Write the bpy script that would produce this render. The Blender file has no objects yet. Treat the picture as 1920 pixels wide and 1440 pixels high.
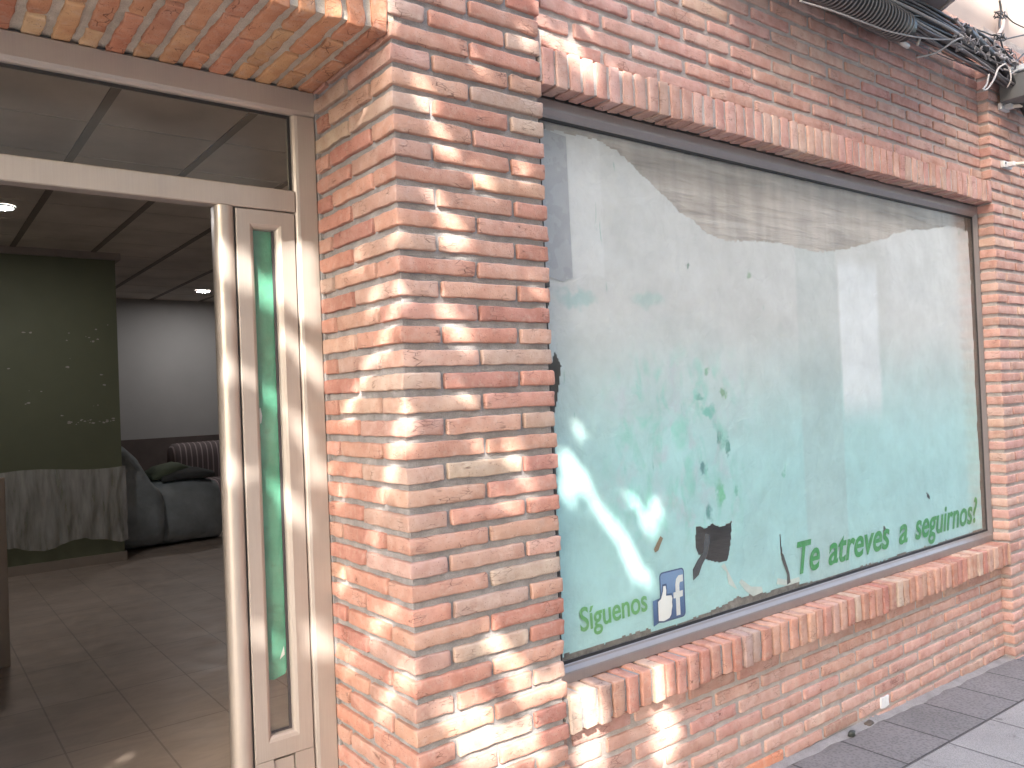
import bpy, bmesh, math, random
import numpy as np
from mathutils import Vector, Matrix, noise

rnd = random.Random(7)
scene = bpy.context.scene
col = scene.collection

# ------------------------------------------------------------------ camera
YAW, PITCH, ROLL = 0.6551, 0.0135, -0.0411
CAM = Vector((-1.0437, -1.8237, -0.8925))
F_PX = 1499.0
fwd = Vector((math.sin(YAW) * math.cos(PITCH), math.cos(YAW) * math.cos(PITCH), math.sin(PITCH)))
rt0 = Vector((math.cos(YAW), -math.sin(YAW), 0))
up0 = rt0.cross(fwd)
rt = rt0 * math.cos(ROLL) + up0 * math.sin(ROLL)
up = up0 * math.cos(ROLL) - rt0 * math.sin(ROLL)
cd = bpy.data.cameras.new('camera')
cam = bpy.data.objects.new('camera', cd)
col.objects.link(cam)
cam.matrix_world = Matrix((
    (rt.x, up.x, -fwd.x, CAM.x), (rt.y, up.y, -fwd.y, CAM.y), (rt.z, up.z, -fwd.z, CAM.z), (0, 0, 0, 1)))
cd.sensor_width = 36
cd.lens = F_PX * 36 / 1920
cd.clip_start = 0.05
cd.clip_end = 500
scene.camera = cam
scene.render.resolution_x, scene.render.resolution_y = 1024, 768

# ------------------------------------------------------------------ light
SUN_AZ, SUN_EL = math.radians(40), math.radians(37)      # azimuth measured from -y towards -x
SUN = Vector((-math.sin(SUN_AZ) * math.cos(SUN_EL), -math.cos(SUN_AZ) * math.cos(SUN_EL), math.sin(SUN_EL)))
world = bpy.data.worlds.new('World')
scene.world = world
world.use_nodes = True
wn = world.node_tree
sky = wn.nodes.new('ShaderNodeTexSky')
sky.sky_type = 'NISHITA'
sky.sun_disc = False
sky.sun_elevation = SUN_EL
sky.sun_rotation = math.atan2(SUN.x, SUN.y)
sky.air_density = 1.3
sky.dust_density = 4.0
sky.ozone_density = 0.6
wn.links.new(sky.outputs[0], wn.nodes['Background'].inputs[0])
wn.nodes['Background'].inputs[1].default_value = 0.15
sd = bpy.data.lights.new('sun', 'SUN')
sd.energy = 2.6
sd.angle = math.radians(0.5)
sd.color = (1.0, 0.93, 0.82)
so = bpy.data.objects.new('sun', sd)
so.rotation_euler = SUN.to_track_quat('Z', 'Y').to_euler()
so.location = (-3, -5, 6)
col.objects.link(so)
scene.view_settings.view_transform = 'Standard'
scene.view_settings.look = 'None'
scene.view_settings.gamma = 1
scene.view_settings.exposure = 2.85
scene.render.engine = 'CYCLES'
scene.cycles.max_bounces = 8
scene.cycles.diffuse_bounces = 5

# ------------------------------------------------------------------ object helpers
def tag(o, label=None, cat=None, group=None, kind=None):
    if label: o['label'] = label
    if cat: o['category'] = cat
    if group: o['group'] = group
    if kind: o['kind'] = kind
    return o

def empty(name, loc, label=None, cat=None, group=None, kind=None):
    o = bpy.data.objects.new(name, None)
    o.location = loc
    o.empty_display_size = 0.1
    col.objects.link(o)
    return tag(o, label, cat, group, kind)

def link(name, me, mats, parent=None, smooth=False):
    if not isinstance(mats, (list, tuple)): mats = [mats]
    for m in mats: me.materials.append(m)
    if smooth:
        me.polygons.foreach_set('use_smooth', [True] * len(me.polygons))
    o = bpy.data.objects.new(name, me)
    col.objects.link(o)
    if parent is not None:
        o.parent = parent
        q = parent; off = Vector((0, 0, 0))
        while q is not None:
            off += Vector(q.location); q = q.parent
        o.location = -off          # geometry is written in world coordinates
    return o

class MB:
    """collects world-space geometry for one mesh"""
    def __init__(s): s.v = []; s.f = []; s.mi = []; s.c = []; s.sm = []
    def add(s, vs, fs, mi=0, c=(1, 1, 1), smooth=True):
        n = len(s.v)
        s.v.extend([tuple(p) for p in vs])
        s.f.extend([tuple(i + n for i in f) for f in fs])
        s.mi.extend([mi] * len(fs)); s.sm.extend([smooth] * len(fs))
        s.c.extend([c] * len(vs))
    def box(s, x0, x1, y0, y1, z0, z1, mi=0):
        vs = [(x, y, z) for x in (x0, x1) for y in (y0, y1) for z in (z0, z1)]
        s.add(vs, [(0, 1, 3, 2), (4, 6, 7, 5), (0, 4, 5, 1), (2, 3, 7, 6), (0, 2, 6, 4), (1, 5, 7, 3)], mi, smooth=False)
    def prism(s, prof, axis, a, b, mi=0, smooth=False):
        """prof: 2-D outline (counter-clockwise) swept along axis from a to b"""
        n = len(prof)
        def P(p, t):
            if axis == 'x': return (t, p[0], p[1])
            if axis == 'y': return (p[0], t, p[1])
            return (p[0], p[1], t)
        vs = [P(p, a) for p in prof] + [P(p, b) for p in prof]
        fs = [(i, (i + 1) % n, n + (i + 1) % n, n + i) for i in range(n)]
        s.add(vs, fs, mi, smooth=smooth)
        s.add(vs, [tuple(range(n))[::-1], tuple(range(n, 2 * n))], mi, smooth=False)
    def tube(s, pts, r, seg=8, mi=0, c=(1, 1, 1)):
        pts = [Vector(p) for p in pts]
        vs = []; prev = None
        rr = r if isinstance(r, (list, tuple)) else [r] * len(pts)
        for i, p in enumerate(pts):
            t = (pts[min(i + 1, len(pts) - 1)] - pts[max(i - 1, 0)]).normalized()
            a = Vector((0, 0, 1)) if abs(t.z) < 0.9 else Vector((1, 0, 0))
            if prev is not None: a = prev
            n = (a - t * a.dot(t)).normalized(); b = t.cross(n); prev = n
            for k in range(seg):
                w = 2 * math.pi * k / seg
                vs.append(p + (n * math.cos(w) + b * math.sin(w)) * rr[i])
        fs = [(i * seg + k, i * seg + (k + 1) % seg, (i + 1) * seg + (k + 1) % seg, (i + 1) * seg + k)
              for i in range(len(pts) - 1) for k in range(seg)]
        fs.append(tuple(range(seg))[::-1]); fs.append(tuple(range((len(pts) - 1) * seg, len(pts) * seg)))
        s.add(vs, fs, mi, c)
    def build(s, name, mats, parent=None, bevel=0, col_attr=False):
        me = bpy.data.meshes.new(name)
        me.from_pydata(s.v, [], s.f)
        me.polygons.foreach_set('material_index', s.mi)
        me.polygons.foreach_set('use_smooth', s.sm)
        if col_attr:
            at = me.color_attributes.new('tint', 'FLOAT_COLOR', 'POINT')
            flat = np.ones((len(s.v), 4), dtype=np.float32); flat[:, :3] = np.array(s.c)
            at.data.foreach_set('color', flat.ravel())
        me.update()
        bm = bmesh.new(); bm.from_mesh(me); bmesh.ops.recalc_face_normals(bm, faces=bm.faces); bm.to_mesh(me); bm.free()
        o = link(name, me, mats, parent)
        if bevel:
            m = o.modifiers.new('bevel', 'BEVEL'); m.width = bevel; m.segments = 3; m.limit_method = 'ANGLE'
            m.angle_limit = math.radians(40); m.harden_normals = True
        return o

# ------------------------------------------------------------------ material helpers
class NT:
    def __init__(s, name):
        s.m = bpy.data.materials.new(name); s.m.use_nodes = True
        s.t = s.m.node_tree; s.n = s.t.nodes; s.l = s.t.links
        s.b = s.n['Principled BSDF']; s.out = s.n['Material Output']
        s.geo = s.n.new('ShaderNodeNewGeometry'); s.pos = s.geo.outputs['Position']
    def set(s, **k):
        for a, v in k.items():
            i = s.b.inputs[a.replace('_', ' ')]
            if hasattr(v, 'links'): s.l.new(v, i)
            else: i.default_value = v
        return s
    def mapping(s, vec, scale=(1, 1, 1), rot=(0, 0, 0), loc=(0, 0, 0)):
        m = s.n.new('ShaderNodeMapping'); m.inputs['Scale'].default_value = scale
        m.inputs['Rotation'].default_value = rot; m.inputs['Location'].default_value = loc
        s.l.new(vec, m.inputs[0]); return m.outputs[0]
    def noise(s, scale, detail=4, rough=0.55, dist=0.0, vec=None, col=False):
        n = s.n.new('ShaderNodeTexNoise'); n.inputs['Scale'].default_value = scale
        n.inputs['Detail'].default_value = detail; n.inputs['Roughness'].default_value = rough
        n.inputs['Distortion'].default_value = dist
        s.l.new(vec if vec is not None else s.pos, n.inputs['Vector'])
        return n.outputs[1 if col else 0]
    def voro(s, scale, vec=None, feature='F1', out='Distance'):
        n = s.n.new('ShaderNodeTexVoronoi'); n.inputs['Scale'].default_value = scale; n.feature = feature
        s.l.new(vec if vec is not None else s.pos, n.inputs['Vector']); return n.outputs[out]
    def ramp(s, fac, stops, interp='LINEAR'):
        r = s.n.new('ShaderNodeValToRGB'); r.color_ramp.interpolation = interp
        e = r.color_ramp.elements
        while len(e) < len(stops): e.new(0.5)
        for q, (p, c) in zip(e, stops):
            q.position = p; q.color = (c, c, c, 1) if isinstance(c, (int, float)) else (*c, 1)
        s.l.new(fac, r.inputs[0]); return r.outputs[0]
    def mix(s, fac, a, b, mode='MIX'):
        m = s.n.new('ShaderNodeMix'); m.data_type = 'RGBA'; m.blend_type = mode
        for i, v in ((0, fac), (6, a), (7, b)):
            if hasattr(v, 'links'): s.l.new(v, m.inputs[i])
            elif i == 0: m.inputs[0].default_value = v
            else: m.inputs[i].default_value = (*v, 1) if len(v) == 3 else v
        return m.outputs[2]
    def math(s, op, a, b=None, clamp=False):
        m = s.n.new('ShaderNodeMath'); m.operation = op; m.use_clamp = clamp
        for i, v in enumerate((a, b)):
            if v is None: continue
            if hasattr(v, 'links'): s.l.new(v, m.inputs[i])
            else: m.inputs[i].default_value = v
        return m.outputs[0]
    def sep(s, vec=None):
        m = s.n.new('ShaderNodeSeparateXYZ'); s.l.new(vec if vec is not None else s.pos, m.inputs[0]); return m.outputs
    def maprange(s, v, a, b, c=0.0, d=1.0, smooth=True):
        m = s.n.new('ShaderNodeMapRange'); m.interpolation_type = 'SMOOTHSTEP' if smooth else 'LINEAR'
        s.l.new(v, m.inputs[0])
        for i, q in zip((1, 2, 3, 4), (a, b, c, d)): m.inputs[i].default_value = q
        return m.outputs[0]
    def bump(s, h, strength=0.5, dist=0.002, normal=None):
        b = s.n.new('ShaderNodeBump'); b.inputs['Strength'].default_value = strength
        b.inputs['Distance'].default_value = dist; s.l.new(h, b.inputs['Height'])
        if normal is not None: s.l.new(normal, b.inputs['Normal'])
        return b.outputs[0]
    def attr(s, name):
        a = s.n.new('ShaderNodeAttribute'); a.attribute_name = name; return a.outputs['Color']

def plain(name, c, rough=0.6, metal=0.0, var=0.12, scale=8.0, bump=0.0, bscale=120, spec=0.5):
    t = NT(name)
    n = t.noise(scale, 5)
    k = t.ramp(n, [(0.3, 1 - var), (0.7, 1 + 0.0)])
    t.set(Base_Color=t.mix(1.0, c, k, 'MULTIPLY'), Metallic=metal)
    t.set(Roughness=t.maprange(t.noise(scale * 3, 3), 0.3, 0.7, max(rough - .06, 0), min(rough + .06, 1)))
    t.b.inputs['Specular IOR Level'].default_value = spec
    if bump: t.set(Normal=t.bump(t.noise(bscale, 4), bump, 0.002))
    return t.m

# bricks: a tint per brick, fired mottling, specks, drag cracks
def brick_mat():
    t = NT('fired_brick')
    c = t.attr('tint')
    n1 = t.noise(22, 5, 0.6)
    c = t.mix(t.ramp(n1, [(0.35, 0.0), (0.72, 0.55)]), c, t.mix(1.0, c, (1.28, 1.42, 1.5), 'MULTIPLY'))
    n2 = t.noise(9, 3, 0.6, vec=t.mapping(t.pos, loc=(4, 2, 9)))
    c = t.mix(t.ramp(n2, [(0.42, 0.0), (0.72, 0.7)]), c, t.mix(1.0, c, (0.72, 0.55, 0.52), 'MULTIPLY'))
    # pale bloom of mortar rubbed over the face
    n3 = t.noise(35, 6, 0.7, vec=t.mapping(t.pos, loc=(1, 7, 3)))
    c = t.mix(t.ramp(n3, [(0.50, 0.0), (0.8, 0.6)]), c, (0.50, 0.40, 0.35))
    n4 = t.noise(3.2, 5, 0.7, vec=t.mapping(t.pos, loc=(2, 5, 6)))
    c = t.mix(t.ramp(n4, [(0.45, 0.0), (0.75, 0.22)]), c, (0.34, 0.22, 0.18))
    # specks
    v = t.voro(150)
    m = t.noise(40, 3, vec=t.mapping(t.pos, loc=(8, 1, 1)))
    sp = t.math('MULTIPLY', t.ramp(v, [(0.10, 1.0), (0.2, 0.0)]), t.ramp(m, [(0.46, 0.0), (0.55, 0.9)]))
    c = t.mix(sp, c, (0.07, 0.04, 0.035))
    # short drag cracks
    cr = t.voro(30, vec=t.mapping(t.pos, scale=(0.8, 0.8, 3.2)), feature='DISTANCE_TO_EDGE')
    cm = t.noise(14, 2, vec=t.mapping(t.pos, loc=(3, 3, 8)))
    ck = t.math('MULTIPLY', t.ramp(cr, [(0.0, 1.0), (0.035, 0.0)]), t.ramp(cm, [(0.56, 0.0), (0.62, 0.85)]))
    c = t.mix(ck, c, (0.10, 0.05, 0.04))
    t.set(Base_Color=c, Roughness=0.88)
    t.b.inputs['Specular IOR Level'].default_value = 0.25
    h = t.math('ADD', t.math('MULTIPLY', t.noise(70, 5, 0.65), 1.0), t.math('MULTIPLY', t.noise(260, 3), 0.5))
    h = t.math('SUBTRACT', h, t.math('MULTIPLY', t.math('ADD', ck, sp), 0.6))
    t.set(Normal=t.bump(h, 0.85, 0.0030))
    return t.m

def mortar_mat(name, c1, c2):
    t = NT(name)
    n = t.noise(16, 6, 0.65)
    c = t.mix(t.ramp(n, [(0.35, 0.0), (0.65, 1.0)]), c1, c2)
    g = t.noise(300, 3, 0.7)
    c = t.mix(t.ramp(g, [(0.4, 0.35), (0.55, 0.0)]), c, tuple(q * 0.55 for q in c1))
    t.set(Base_Color=c, Roughness=0.95)
    t.b.inputs['Specular IOR Level'].default_value = 0.15
    h = t.math('ADD', t.math('MULTIPLY', t.noise(28, 5, 0.6), 1.6), t.noise(220, 4, 0.7))
    t.set(Normal=t.bump(h, 0.8, 0.004))
    return t.m

BRICK = brick_mat()
MORTAR = mortar_mat('grey_mortar', (0.25, 0.24, 0.245), (0.38, 0.365, 0.37))
MORTAR_W = mortar_mat('pinkish_mortar', (0.38, 0.335, 0.32), (0.50, 0.455, 0.435))
MORTAR_L = mortar_mat('pale_mortar', (0.46, 0.42, 0.36), (0.62, 0.57, 0.50))

# aluminium joinery (satin champagne and darker bronze)
def alu(name, c, rough, metal):
    t = NT(name)
    s = t.noise(6, 3, vec=t.mapping(t.pos, scale=(60, 60, 1.2)))
    n = t.noise(5, 5)
    k = t.mix(1.0, t.ramp(s, [(0.3, 0.95), (0.7, 1.02)]), t.ramp(n, [(0.3, 0.90), (0.65, 1.0)]), 'MULTIPLY')
    t.set(Base_Color=t.mix(1.0, c, k, 'MULTIPLY'), Metallic=metal)
    t.set(Roughness=t.maprange(t.noise(30, 4), 0.3, 0.7, rough - 0.06, rough + 0.08))
    return t.m
CHAMP = alu('champagne_aluminium', (0.41, 0.365, 0.335), 0.36, 0.35)
BRONZE = alu('grey_aluminium', (0.31, 0.28, 0.275), 0.34, 0.55)
RUBBER = plain('black_rubber', (0.02, 0.02, 0.022), 0.55, var=0.3)

def glass_mat(name, tint=(1, 1, 1), dirt=0.06, rough=0.02, refl=1.0):
    t = NT(name)
    t.n.remove(t.b)
    tr = t.n.new('ShaderNodeBsdfTransparent'); tr.inputs[0].default_value = (*tint, 1)
    gl = t.n.new('ShaderNodeBsdfGlossy'); gl.inputs['Roughness'].default_value = rough
    gl.inputs[0].default_value = (1, 1, 1, 1)
    df = t.n.new('ShaderNodeBsdfDiffuse'); df.inputs[0].default_value = (0.55, 0.53, 0.50, 1)
    lw = t.n.new('ShaderNodeLayerWeight'); lw.inputs[0].default_value = 0.5
    b = t.bump(t.noise(1.6, 2), 0.05, 0.02); t.l.new(b, gl.inputs['Normal'])
    fr = t.math('ADD', t.math('MULTIPLY', t.math('POWER', lw.outputs['Facing'], 5.0), 0.96), 0.04)
    m1 = t.n.new('ShaderNodeMixShader'); m2 = t.n.new('ShaderNodeMixShader')
    d = t.math('MULTIPLY', t.ramp(t.noise(7, 6, 0.7), [(0.4, 0.15), (0.75, 1.0)]), dirt)
    d = t.math('ADD', d, t.math('MULTIPLY', t.ramp(t.voro(60), [(0.03, 1.0), (0.06, 0.0)]), dirt))
    t.l.new(d, m1.inputs[0]); t.l.new(tr.outputs[0], m1.inputs[1]); t.l.new(df.outputs[0], m1.inputs[2])
    t.l.new(t.math('MULTIPLY', fr, refl, True), m2.inputs[0])
    t.l.new(m1.outputs[0], m2.inputs[1]); t.l.new(gl.outputs[0], m2.inputs[2])
    t.l.new(m2.outputs[0], t.out.inputs[0])
    return t.m
GLASS = glass_mat('window_glass', (0.97, 0.98, 0.98), 0.05, 0.16, 0.8)
GLASS_D = glass_mat('dusty_glass', (0.92, 0.92, 0.90), 0.05, 0.2, 0.5)

# ------------------------------------------------------------------ brickwork
_topo = {}
def topo(nx, ny, nz, skip):
    key = (nx, ny, nz, skip)
    if key in _topo: return _topo[key]
    idx = {}; pts = []; fs = []
    def V(i, j, k):
        if (i, j, k) not in idx: idx[(i, j, k)] = len(pts); pts.append((i, j, k))
        return idx[(i, j, k)]
    for i in range(nx):
        for j in range(ny):
            if 'z0' not in skip: fs.append((V(i, j, 0), V(i, j + 1, 0), V(i + 1, j + 1, 0), V(i + 1, j, 0)))
            if 'z1' not in skip: fs.append((V(i, j, nz), V(i + 1, j, nz), V(i + 1, j + 1, nz), V(i, j + 1, nz)))
    for i in range(nx):
        for k in range(nz):
            if 'y0' not in skip: fs.append((V(i, 0, k), V(i + 1, 0, k), V(i + 1, 0, k + 1), V(i, 0, k + 1)))
            if 'y1' not in skip: fs.append((V(i, ny, k), V(i, ny, k + 1), V(i + 1, ny, k + 1), V(i + 1, ny, k)))
    for j in range(ny):
        for k in range(nz):
            if 'x0' not in skip: fs.append((V(0, j, k), V(0, j, k + 1), V(0, j + 1, k + 1), V(0, j + 1, k)))
            if 'x1' not in skip: fs.append((V(nx, j, k), V(nx, j + 1, k), V(nx, j + 1, k + 1), V(nx, j, k + 1)))
    _topo[key] = (pts, fs)
    return _topo[key]

def axis(a, b, r, step):
    n = max(1, int(round((b - a - 2 * r) / step)))
    return [a, a + .3 * r] + [a + r + (b - a - 2 * r) * q / n for q in range(n + 1)] + [b - .3 * r, b]

PAL = [((0.52, 0.235, 0.155), 6), ((0.50, 0.205, 0.135), 4), ((0.53, 0.26, 0.17), 5), ((0.54, 0.285, 0.19), 3),
       ((0.46, 0.185, 0.125), 2), ((0.53, 0.325, 0.225), 1.2), ((0.47, 0.27, 0.19), .8)]
PAL_BOUNCE = [((0.58, 0.24, 0.115), 4), ((0.59, 0.28, 0.13), 3), ((0.53, 0.20, 0.105), 3), ((0.60, 0.33, 0.165), 1)]  # orange of bounced light put into the doorway soffit bricks
PAL_SOFT = [((0.56, 0.285, 0.205), 6), ((0.55, 0.265, 0.19), 4), ((0.57, 0.31, 0.22), 4), ((0.53, 0.25, 0.18), 2)]
PAL_HEAD = [((0.50, 0.27, 0.19), 3), ((0.53, 0.30, 0.21), 2), ((0.47, 0.24, 0.17), 2), ((0.52, 0.225, 0.15), 3)]
def tint(pal=PAL):
    w = [p[1] for p in pal]
    c = rnd.choices([p[0] for p in pal], w)[0]
    g = rnd.uniform(0.88, 1.06)
    return tuple(min(0.8, q * g * k * rnd.uniform(0.97, 1.03)) for q, k in zip(c, (0.89, 1.08, 1.27)))

def brick(mb, x0, x1, y0, y1, z0, z1, c=None, skip=('y1',), r=0.0045, rough=1.0, j=0.0012, step=0.022, split=None):
    c = c or tint()
    o = Vector((rnd.uniform(-j, j), rnd.uniform(-j, j) * 1.3, rnd.uniform(-j, j)))
    r = r * rnd.uniform(0.75, 1.4)
    ax, ay, az = axis(x0, x1, r, step), axis(y0, y1, r, step), axis(z0, z1, r, min(step, 0.016))
    pts, fs = topo(len(ax) - 1, len(ay) - 1, len(az) - 1, tuple(skip))
    lo = (x0 + r, y0 + r, z0 + r); hi = (x1 - r, y1 - r, z1 - r)
    seed = Vector((rnd.uniform(0, 50), rnd.uniform(0, 50), rnd.uniform(0, 50)))
    tilt = rnd.uniform(-0.004, 0.004)
    cx = (x0 + x1) / 2
    vs = []
    for (i, jj, k) in pts:
        p = Vector((ax[i], ay[jj], az[k]))
        q = Vector((min(max(p.x, lo[0]), hi[0]), min(max(p.y, lo[1]), hi[1]), min(max(p.z, lo[2]), hi[2])))
        d = p - q
        if d.length > 1e-7: p = q + d.normalized() * r
        n = noise.noise_vector(p * 26 + seed)
        m = noise.noise_vector(p * 75 + seed)
        e_ = noise.noise(p * 150 + seed)
        p = p + (n * 0.0030 + m * 0.0018) * rough + o
        if p.z - z0 < 0.006: p.z += 0.0016 * e_ * rough
        p.z += tilt * (p.x - cx)
        vs.append(p)
    mb.add(vs, fs, 0, c)

P = 0.062          # course height
H = 0.0432         # brick height
GX = lambda x: -2.300 - 0.0365 * x      # pavement level along the facade

building = empty('brick_building', (0, 0.3, -2.3),
                 'salmon brick shopfront with a projecting pillar between an open doorway and a papered window', 'building')

# --- pillar between doorway and window
mb = MB()
mb.box(0.013, 0.508, 0.013, 0.50, -2.45, 1.05, 1)
mb.box(0.0015, 0.014, 0.474, 0.50, -2.30, 0.066, 1)
W = 0.517
for n in range(-16, 40):
    z0 = -n * P; z1 = z0 + H
    if z1 < -2.40 or z0 > 1.0: continue
    a = rnd.uniform(-.005, .005); e = W + rnd.uniform(-.004, .005)
    if n % 2 == 0:
        ch = tint(PAL_HEAD)
        brick(mb, 0, 0.118 + a, 0, 0.252 + a, z0, z1, ch, ('x1', 'y1') if 0 else ('z_',))
        brick(mb, 0.131 + a, 0.383 + a, 0, 0.05, z0, z1)
        brick(mb, 0.397 + a, e, 0, 0.11, z0, z1)
        brick(mb, 0, 0.05, 0.270 + a, 0.495, z0, z1, skip=('x1',))
    else:
        brick(mb, 0, 0.250 + a, 0, 0.122 + a, z0, z1, None, ('z_',))
        brick(mb, 0.262 + a, e, 0, 0.11, z0, z1)
        brick(mb, 0, 0.05, 0.136 + a, 0.386 + a, z0, z1, skip=('x1',))
        brick(mb, 0, 0.05, 0.404 + a, 0.495, z0, z1, skip=('x1',))
tag(mb.build('brick_pillar', [BRICK, MORTAR], building, col_attr=True), 'rough brick pillar corner dappled with sunlight')

# --- recessed wall below and above the window
YW = 0.051
mb = MB()
mb.box(0.50, 3.75, YW + 0.009, YW + 0.10, -2.55, -1.85, 1)
def row(mb, n, xa, xb, phase, y, pal, len_=0.252, gap=0.022):
    z0 = -n * P; z1 = z0 + H
    x = phase
    while x > xa - len_ - gap: x -= len_ + gap
    while x < xb:
        a, b = max(x, xa), min(x + len_, xb)
        a += rnd.uniform(-.002, .002) if a > xa else 0
        if b - a > 0.02:
            mid = (a + b) / 2; c = tint(pal)
            if z0 - GX(mid) < 0.05 and 1.50 < mid < 1.80: c = (0.60, 0.27, 0.17)      # fresh orange bricks at the foot
            elif z0 - GX(mid) < 0.02 and rnd.random() < .4: c = tuple(q * .8 for q in c)
            brick(mb, a, b, y, y + 0.045, z0, z1, c)
        x += len_ + gap
for n in range(32, 41):
    row(mb, n, W + 0.006, 3.709, 1.40 if n % 2 == 0 else 1.268, YW, PAL_SOFT)
mb.build('wall', [BRICK, MORTAR_W], building, col_attr=True)['label'] = 'low brick plinth wall under the window'
mb = MB()
mb.box(0.50, 3.75, YW + 0.009, YW + 0.10, 0.10, 1.02, 1)
for n in range(-16, -1):
    row(mb, n, W + 0.006, 3.709, 2.90 if n % 2 == 0 else 2.763, YW, PAL_SOFT)
mb.build('wall', [BRICK, MORTAR_W], building, col_attr=True)['label'] = 'brick wall above the window'

# --- soldier course over the window, brick-on-edge sill under it
mb = MB()
mb.box(0.519, 3.712, 0.007, 0.0845, 0.053, 0.156, 1)
x = 0.526
while x < 3.70:
    w = rnd.uniform(0.041, 0.047)
    brick(mb, x, min(x + w, 3.713), rnd.uniform(-.002, .003), 0.0842, 0.045 + rnd.uniform(-.002, .002), 0.161 + rnd.uniform(-.002, .002),
          tint(PAL_SOFT), ('y1',), r=0.003, step=0.03)
    x += w + rnd.uniform(0.012, 0.018)
mb.build('window_lintel', [BRICK, MORTAR_W], building, col_attr=True)
mb = MB()
mb.box(0.519, 3.705, 0.009, 0.115, -1.912, -1.811, 1)
x = 0.528
while x < 3.69:
    w = rnd.uniform(0.041, 0.047)
    brick(mb, x, min(x + w, 3.70), -0.004 + rnd.uniform(-.003, .003), 0.118, -1.918 + rnd.uniform(-.004, .004), -1.803 + rnd.uniform(-.002, .002),
          tint(PAL), ('y1',), r=0.0035, step=0.03)
    x += w + rnd.uniform(0.012, 0.019)
mb.build('window_sill', [BRICK, MORTAR], building, col_attr=True)

# --- pilaster right of the window
mb = MB()
mb.box(3.724, 6.5, 0.010, 0.30, -2.75, 1.02, 1)
for n in range(-16, 44):
    z0 = -n * P; z1 = z0 + H
    if z1 > 1.02: continue
    even = n % 2 == 0
    brick(mb, 3.714, 3.714 + (0.12 if even else 0.25), 0, 0.09, z0, z1, tint(PAL_SOFT), ('x1', 'y1'))
    x = 3.714 + (0.137 if even else 0.27)
    while x < 6.4:
        brick(mb, x, x + 0.25, 0, 0.045, z0, z1, tint(PAL_SOFT)); x += 0.27
mb.build('pilaster', [BRICK, MORTAR_W], building, col_attr=True)

# --- flat arch over the doorway: soldiers outside, headers and stretchers on its underside
mb = MB()
mb.box(-2.2, 0.02, 0.010, 0.50, 0.077, 1.03, 1)
k = 0
x1 = -0.004
while x1 > -2.1:
    w = rnd.uniform(0.041, 0.046); x0 = x1 - w
    cuts = [(0, .118), (.132, .372), (.386, .50)] if k % 2 else [(0, .240), (.254, .495)]
    s = rnd.uniform(-.012, .012)
    for q, (a, b) in enumerate(cuts):
        zz = 0.300 if q == 0 else 0.12
        brick(mb, x0, x1, a + (s if q else 0), b + (s if q < len(cuts) - 1 else 0), 0.067, zz, tint(PAL_BOUNCE), ('z1',), rough=1.5)
    x1 = x0 - rnd.uniform(0.020, 0.026); k += 1
for n in range(-16, -4):
    row(mb, n, -2.1, -0.012, -0.26 if n % 2 else -0.13, 0.0, PAL)
mb.build('door_lintel', [BRICK, MORTAR_L], building, col_attr=True)

# --- pillar on the far side of the doorway (mostly outside the picture)
mb = MB()
mb.box(-2.6, -1.862, 0.010, 0.55, -2.45, 1.05, 1)
for n in range(-16, 40):
    z0 = -n * P; z1 = z0 + H
    x = -2.6 + (0 if n % 2 else 0.13)
    while x < -1.90:
        b = min(x + .25, -1.85); brick(mb, x, b, 0, .05, z0, z1, step=0.05); x += .265
mb.build('door_pillar', [BRICK, MORTAR], building, col_attr=True)

# --- rendered upper storey and the overhang
STUCCO = plain('pink_stucco', (0.40, 0.335, 0.31), 0.9, var=0.14, scale=2.5, bump=0.3, bscale=200)
STUCCO_G = plain('grey_soffit_render', (0.30, 0.29, 0.30), 0.9, var=0.15, scale=3, bump=0.3, bscale=150)
mb = MB()
mb.box(-2.6, 6.5, 0.06, 0.45, 1.021, 5.0)
mb.box(4.02, 4.10, 0.02, 0.06, 1.021, 5.0)
mb.build('upper_wall', STUCCO, building)
mb = MB()
pl = [(3.19, 0.055), (2.80, -0.50), (1.75, -0.50), (1.75, 0.055)]
mb.prism(pl[::-1], 'z', 0.955, 1.16, 0)
mb.build('overhang', STUCCO_G, building, bevel=0.006)
mb = MB()
x = 3.205
e = Vector((2.80 - 3.19, -0.555, 0)).normalized(); nrm = Vector((-e.y, e.x, 0)) * -1
a = Vector((3.19, .054, 0)); b = Vector((2.80, -.50, 0))
nn = Vector((0.818, -0.575, 0))
pl = [a + nn * .001, a + nn * .022, b + nn * .022, b + nn * .001]
mb.prism([(q.x, q.y) for q in pl], 'z', 0.945, 1.18)
mb.build('overhang_trim', plain('pale_trim', (0.48, 0.45, 0.44), 0.7), building)

# ------------------------------------------------------------------ shop window
ZT, ZB = 0.0415, -1.8035        # outside of the frame
XL, XR = 0.520, 3.742
GZT, GZB, GXR, GXL = -0.012, -1.742, 3.672, 0.588
mb = MB()
def ring(mb, prof, x0, x1, z0, z1, mi=0):
    """prof: list of (inset, y); swept round the rectangle with mitred corners"""
    vs = []
    for (i, y) in prof:
        vs += [(x0 + i, y, z0 + i), (x1 - i, y, z0 + i), (x1 - i, y, z1 - i), (x0 + i, y, z1 - i)]
    fs = []
    for q in range(len(prof) - 1):
        for k in range(4):
            a = q * 4 + k; b = q * 4 + (k + 1) % 4
            fs.append((a, b, b + 4, a + 4))
    mb.add(vs, fs, mi, smooth=False)
ring(mb, [(0, .118), (0, .086), (.003, .083), (.030, .083), (.036, .084), (.040, .087), (.049, .094), (.055, .096), (.0575, .099), (.0575, .125)],
     XL, XR, ZB, ZT)
win = mb.build('shop_window', BRONZE, building)
mb = MB()
ring(mb, [(0, .1005), (0.0, .0985), (.009, .0985), (.010, .101)], XL + .057, XR - .057, ZB + .057, ZT - .057)
mb.build('gasket', RUBBER, win)
mb = MB()
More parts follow.
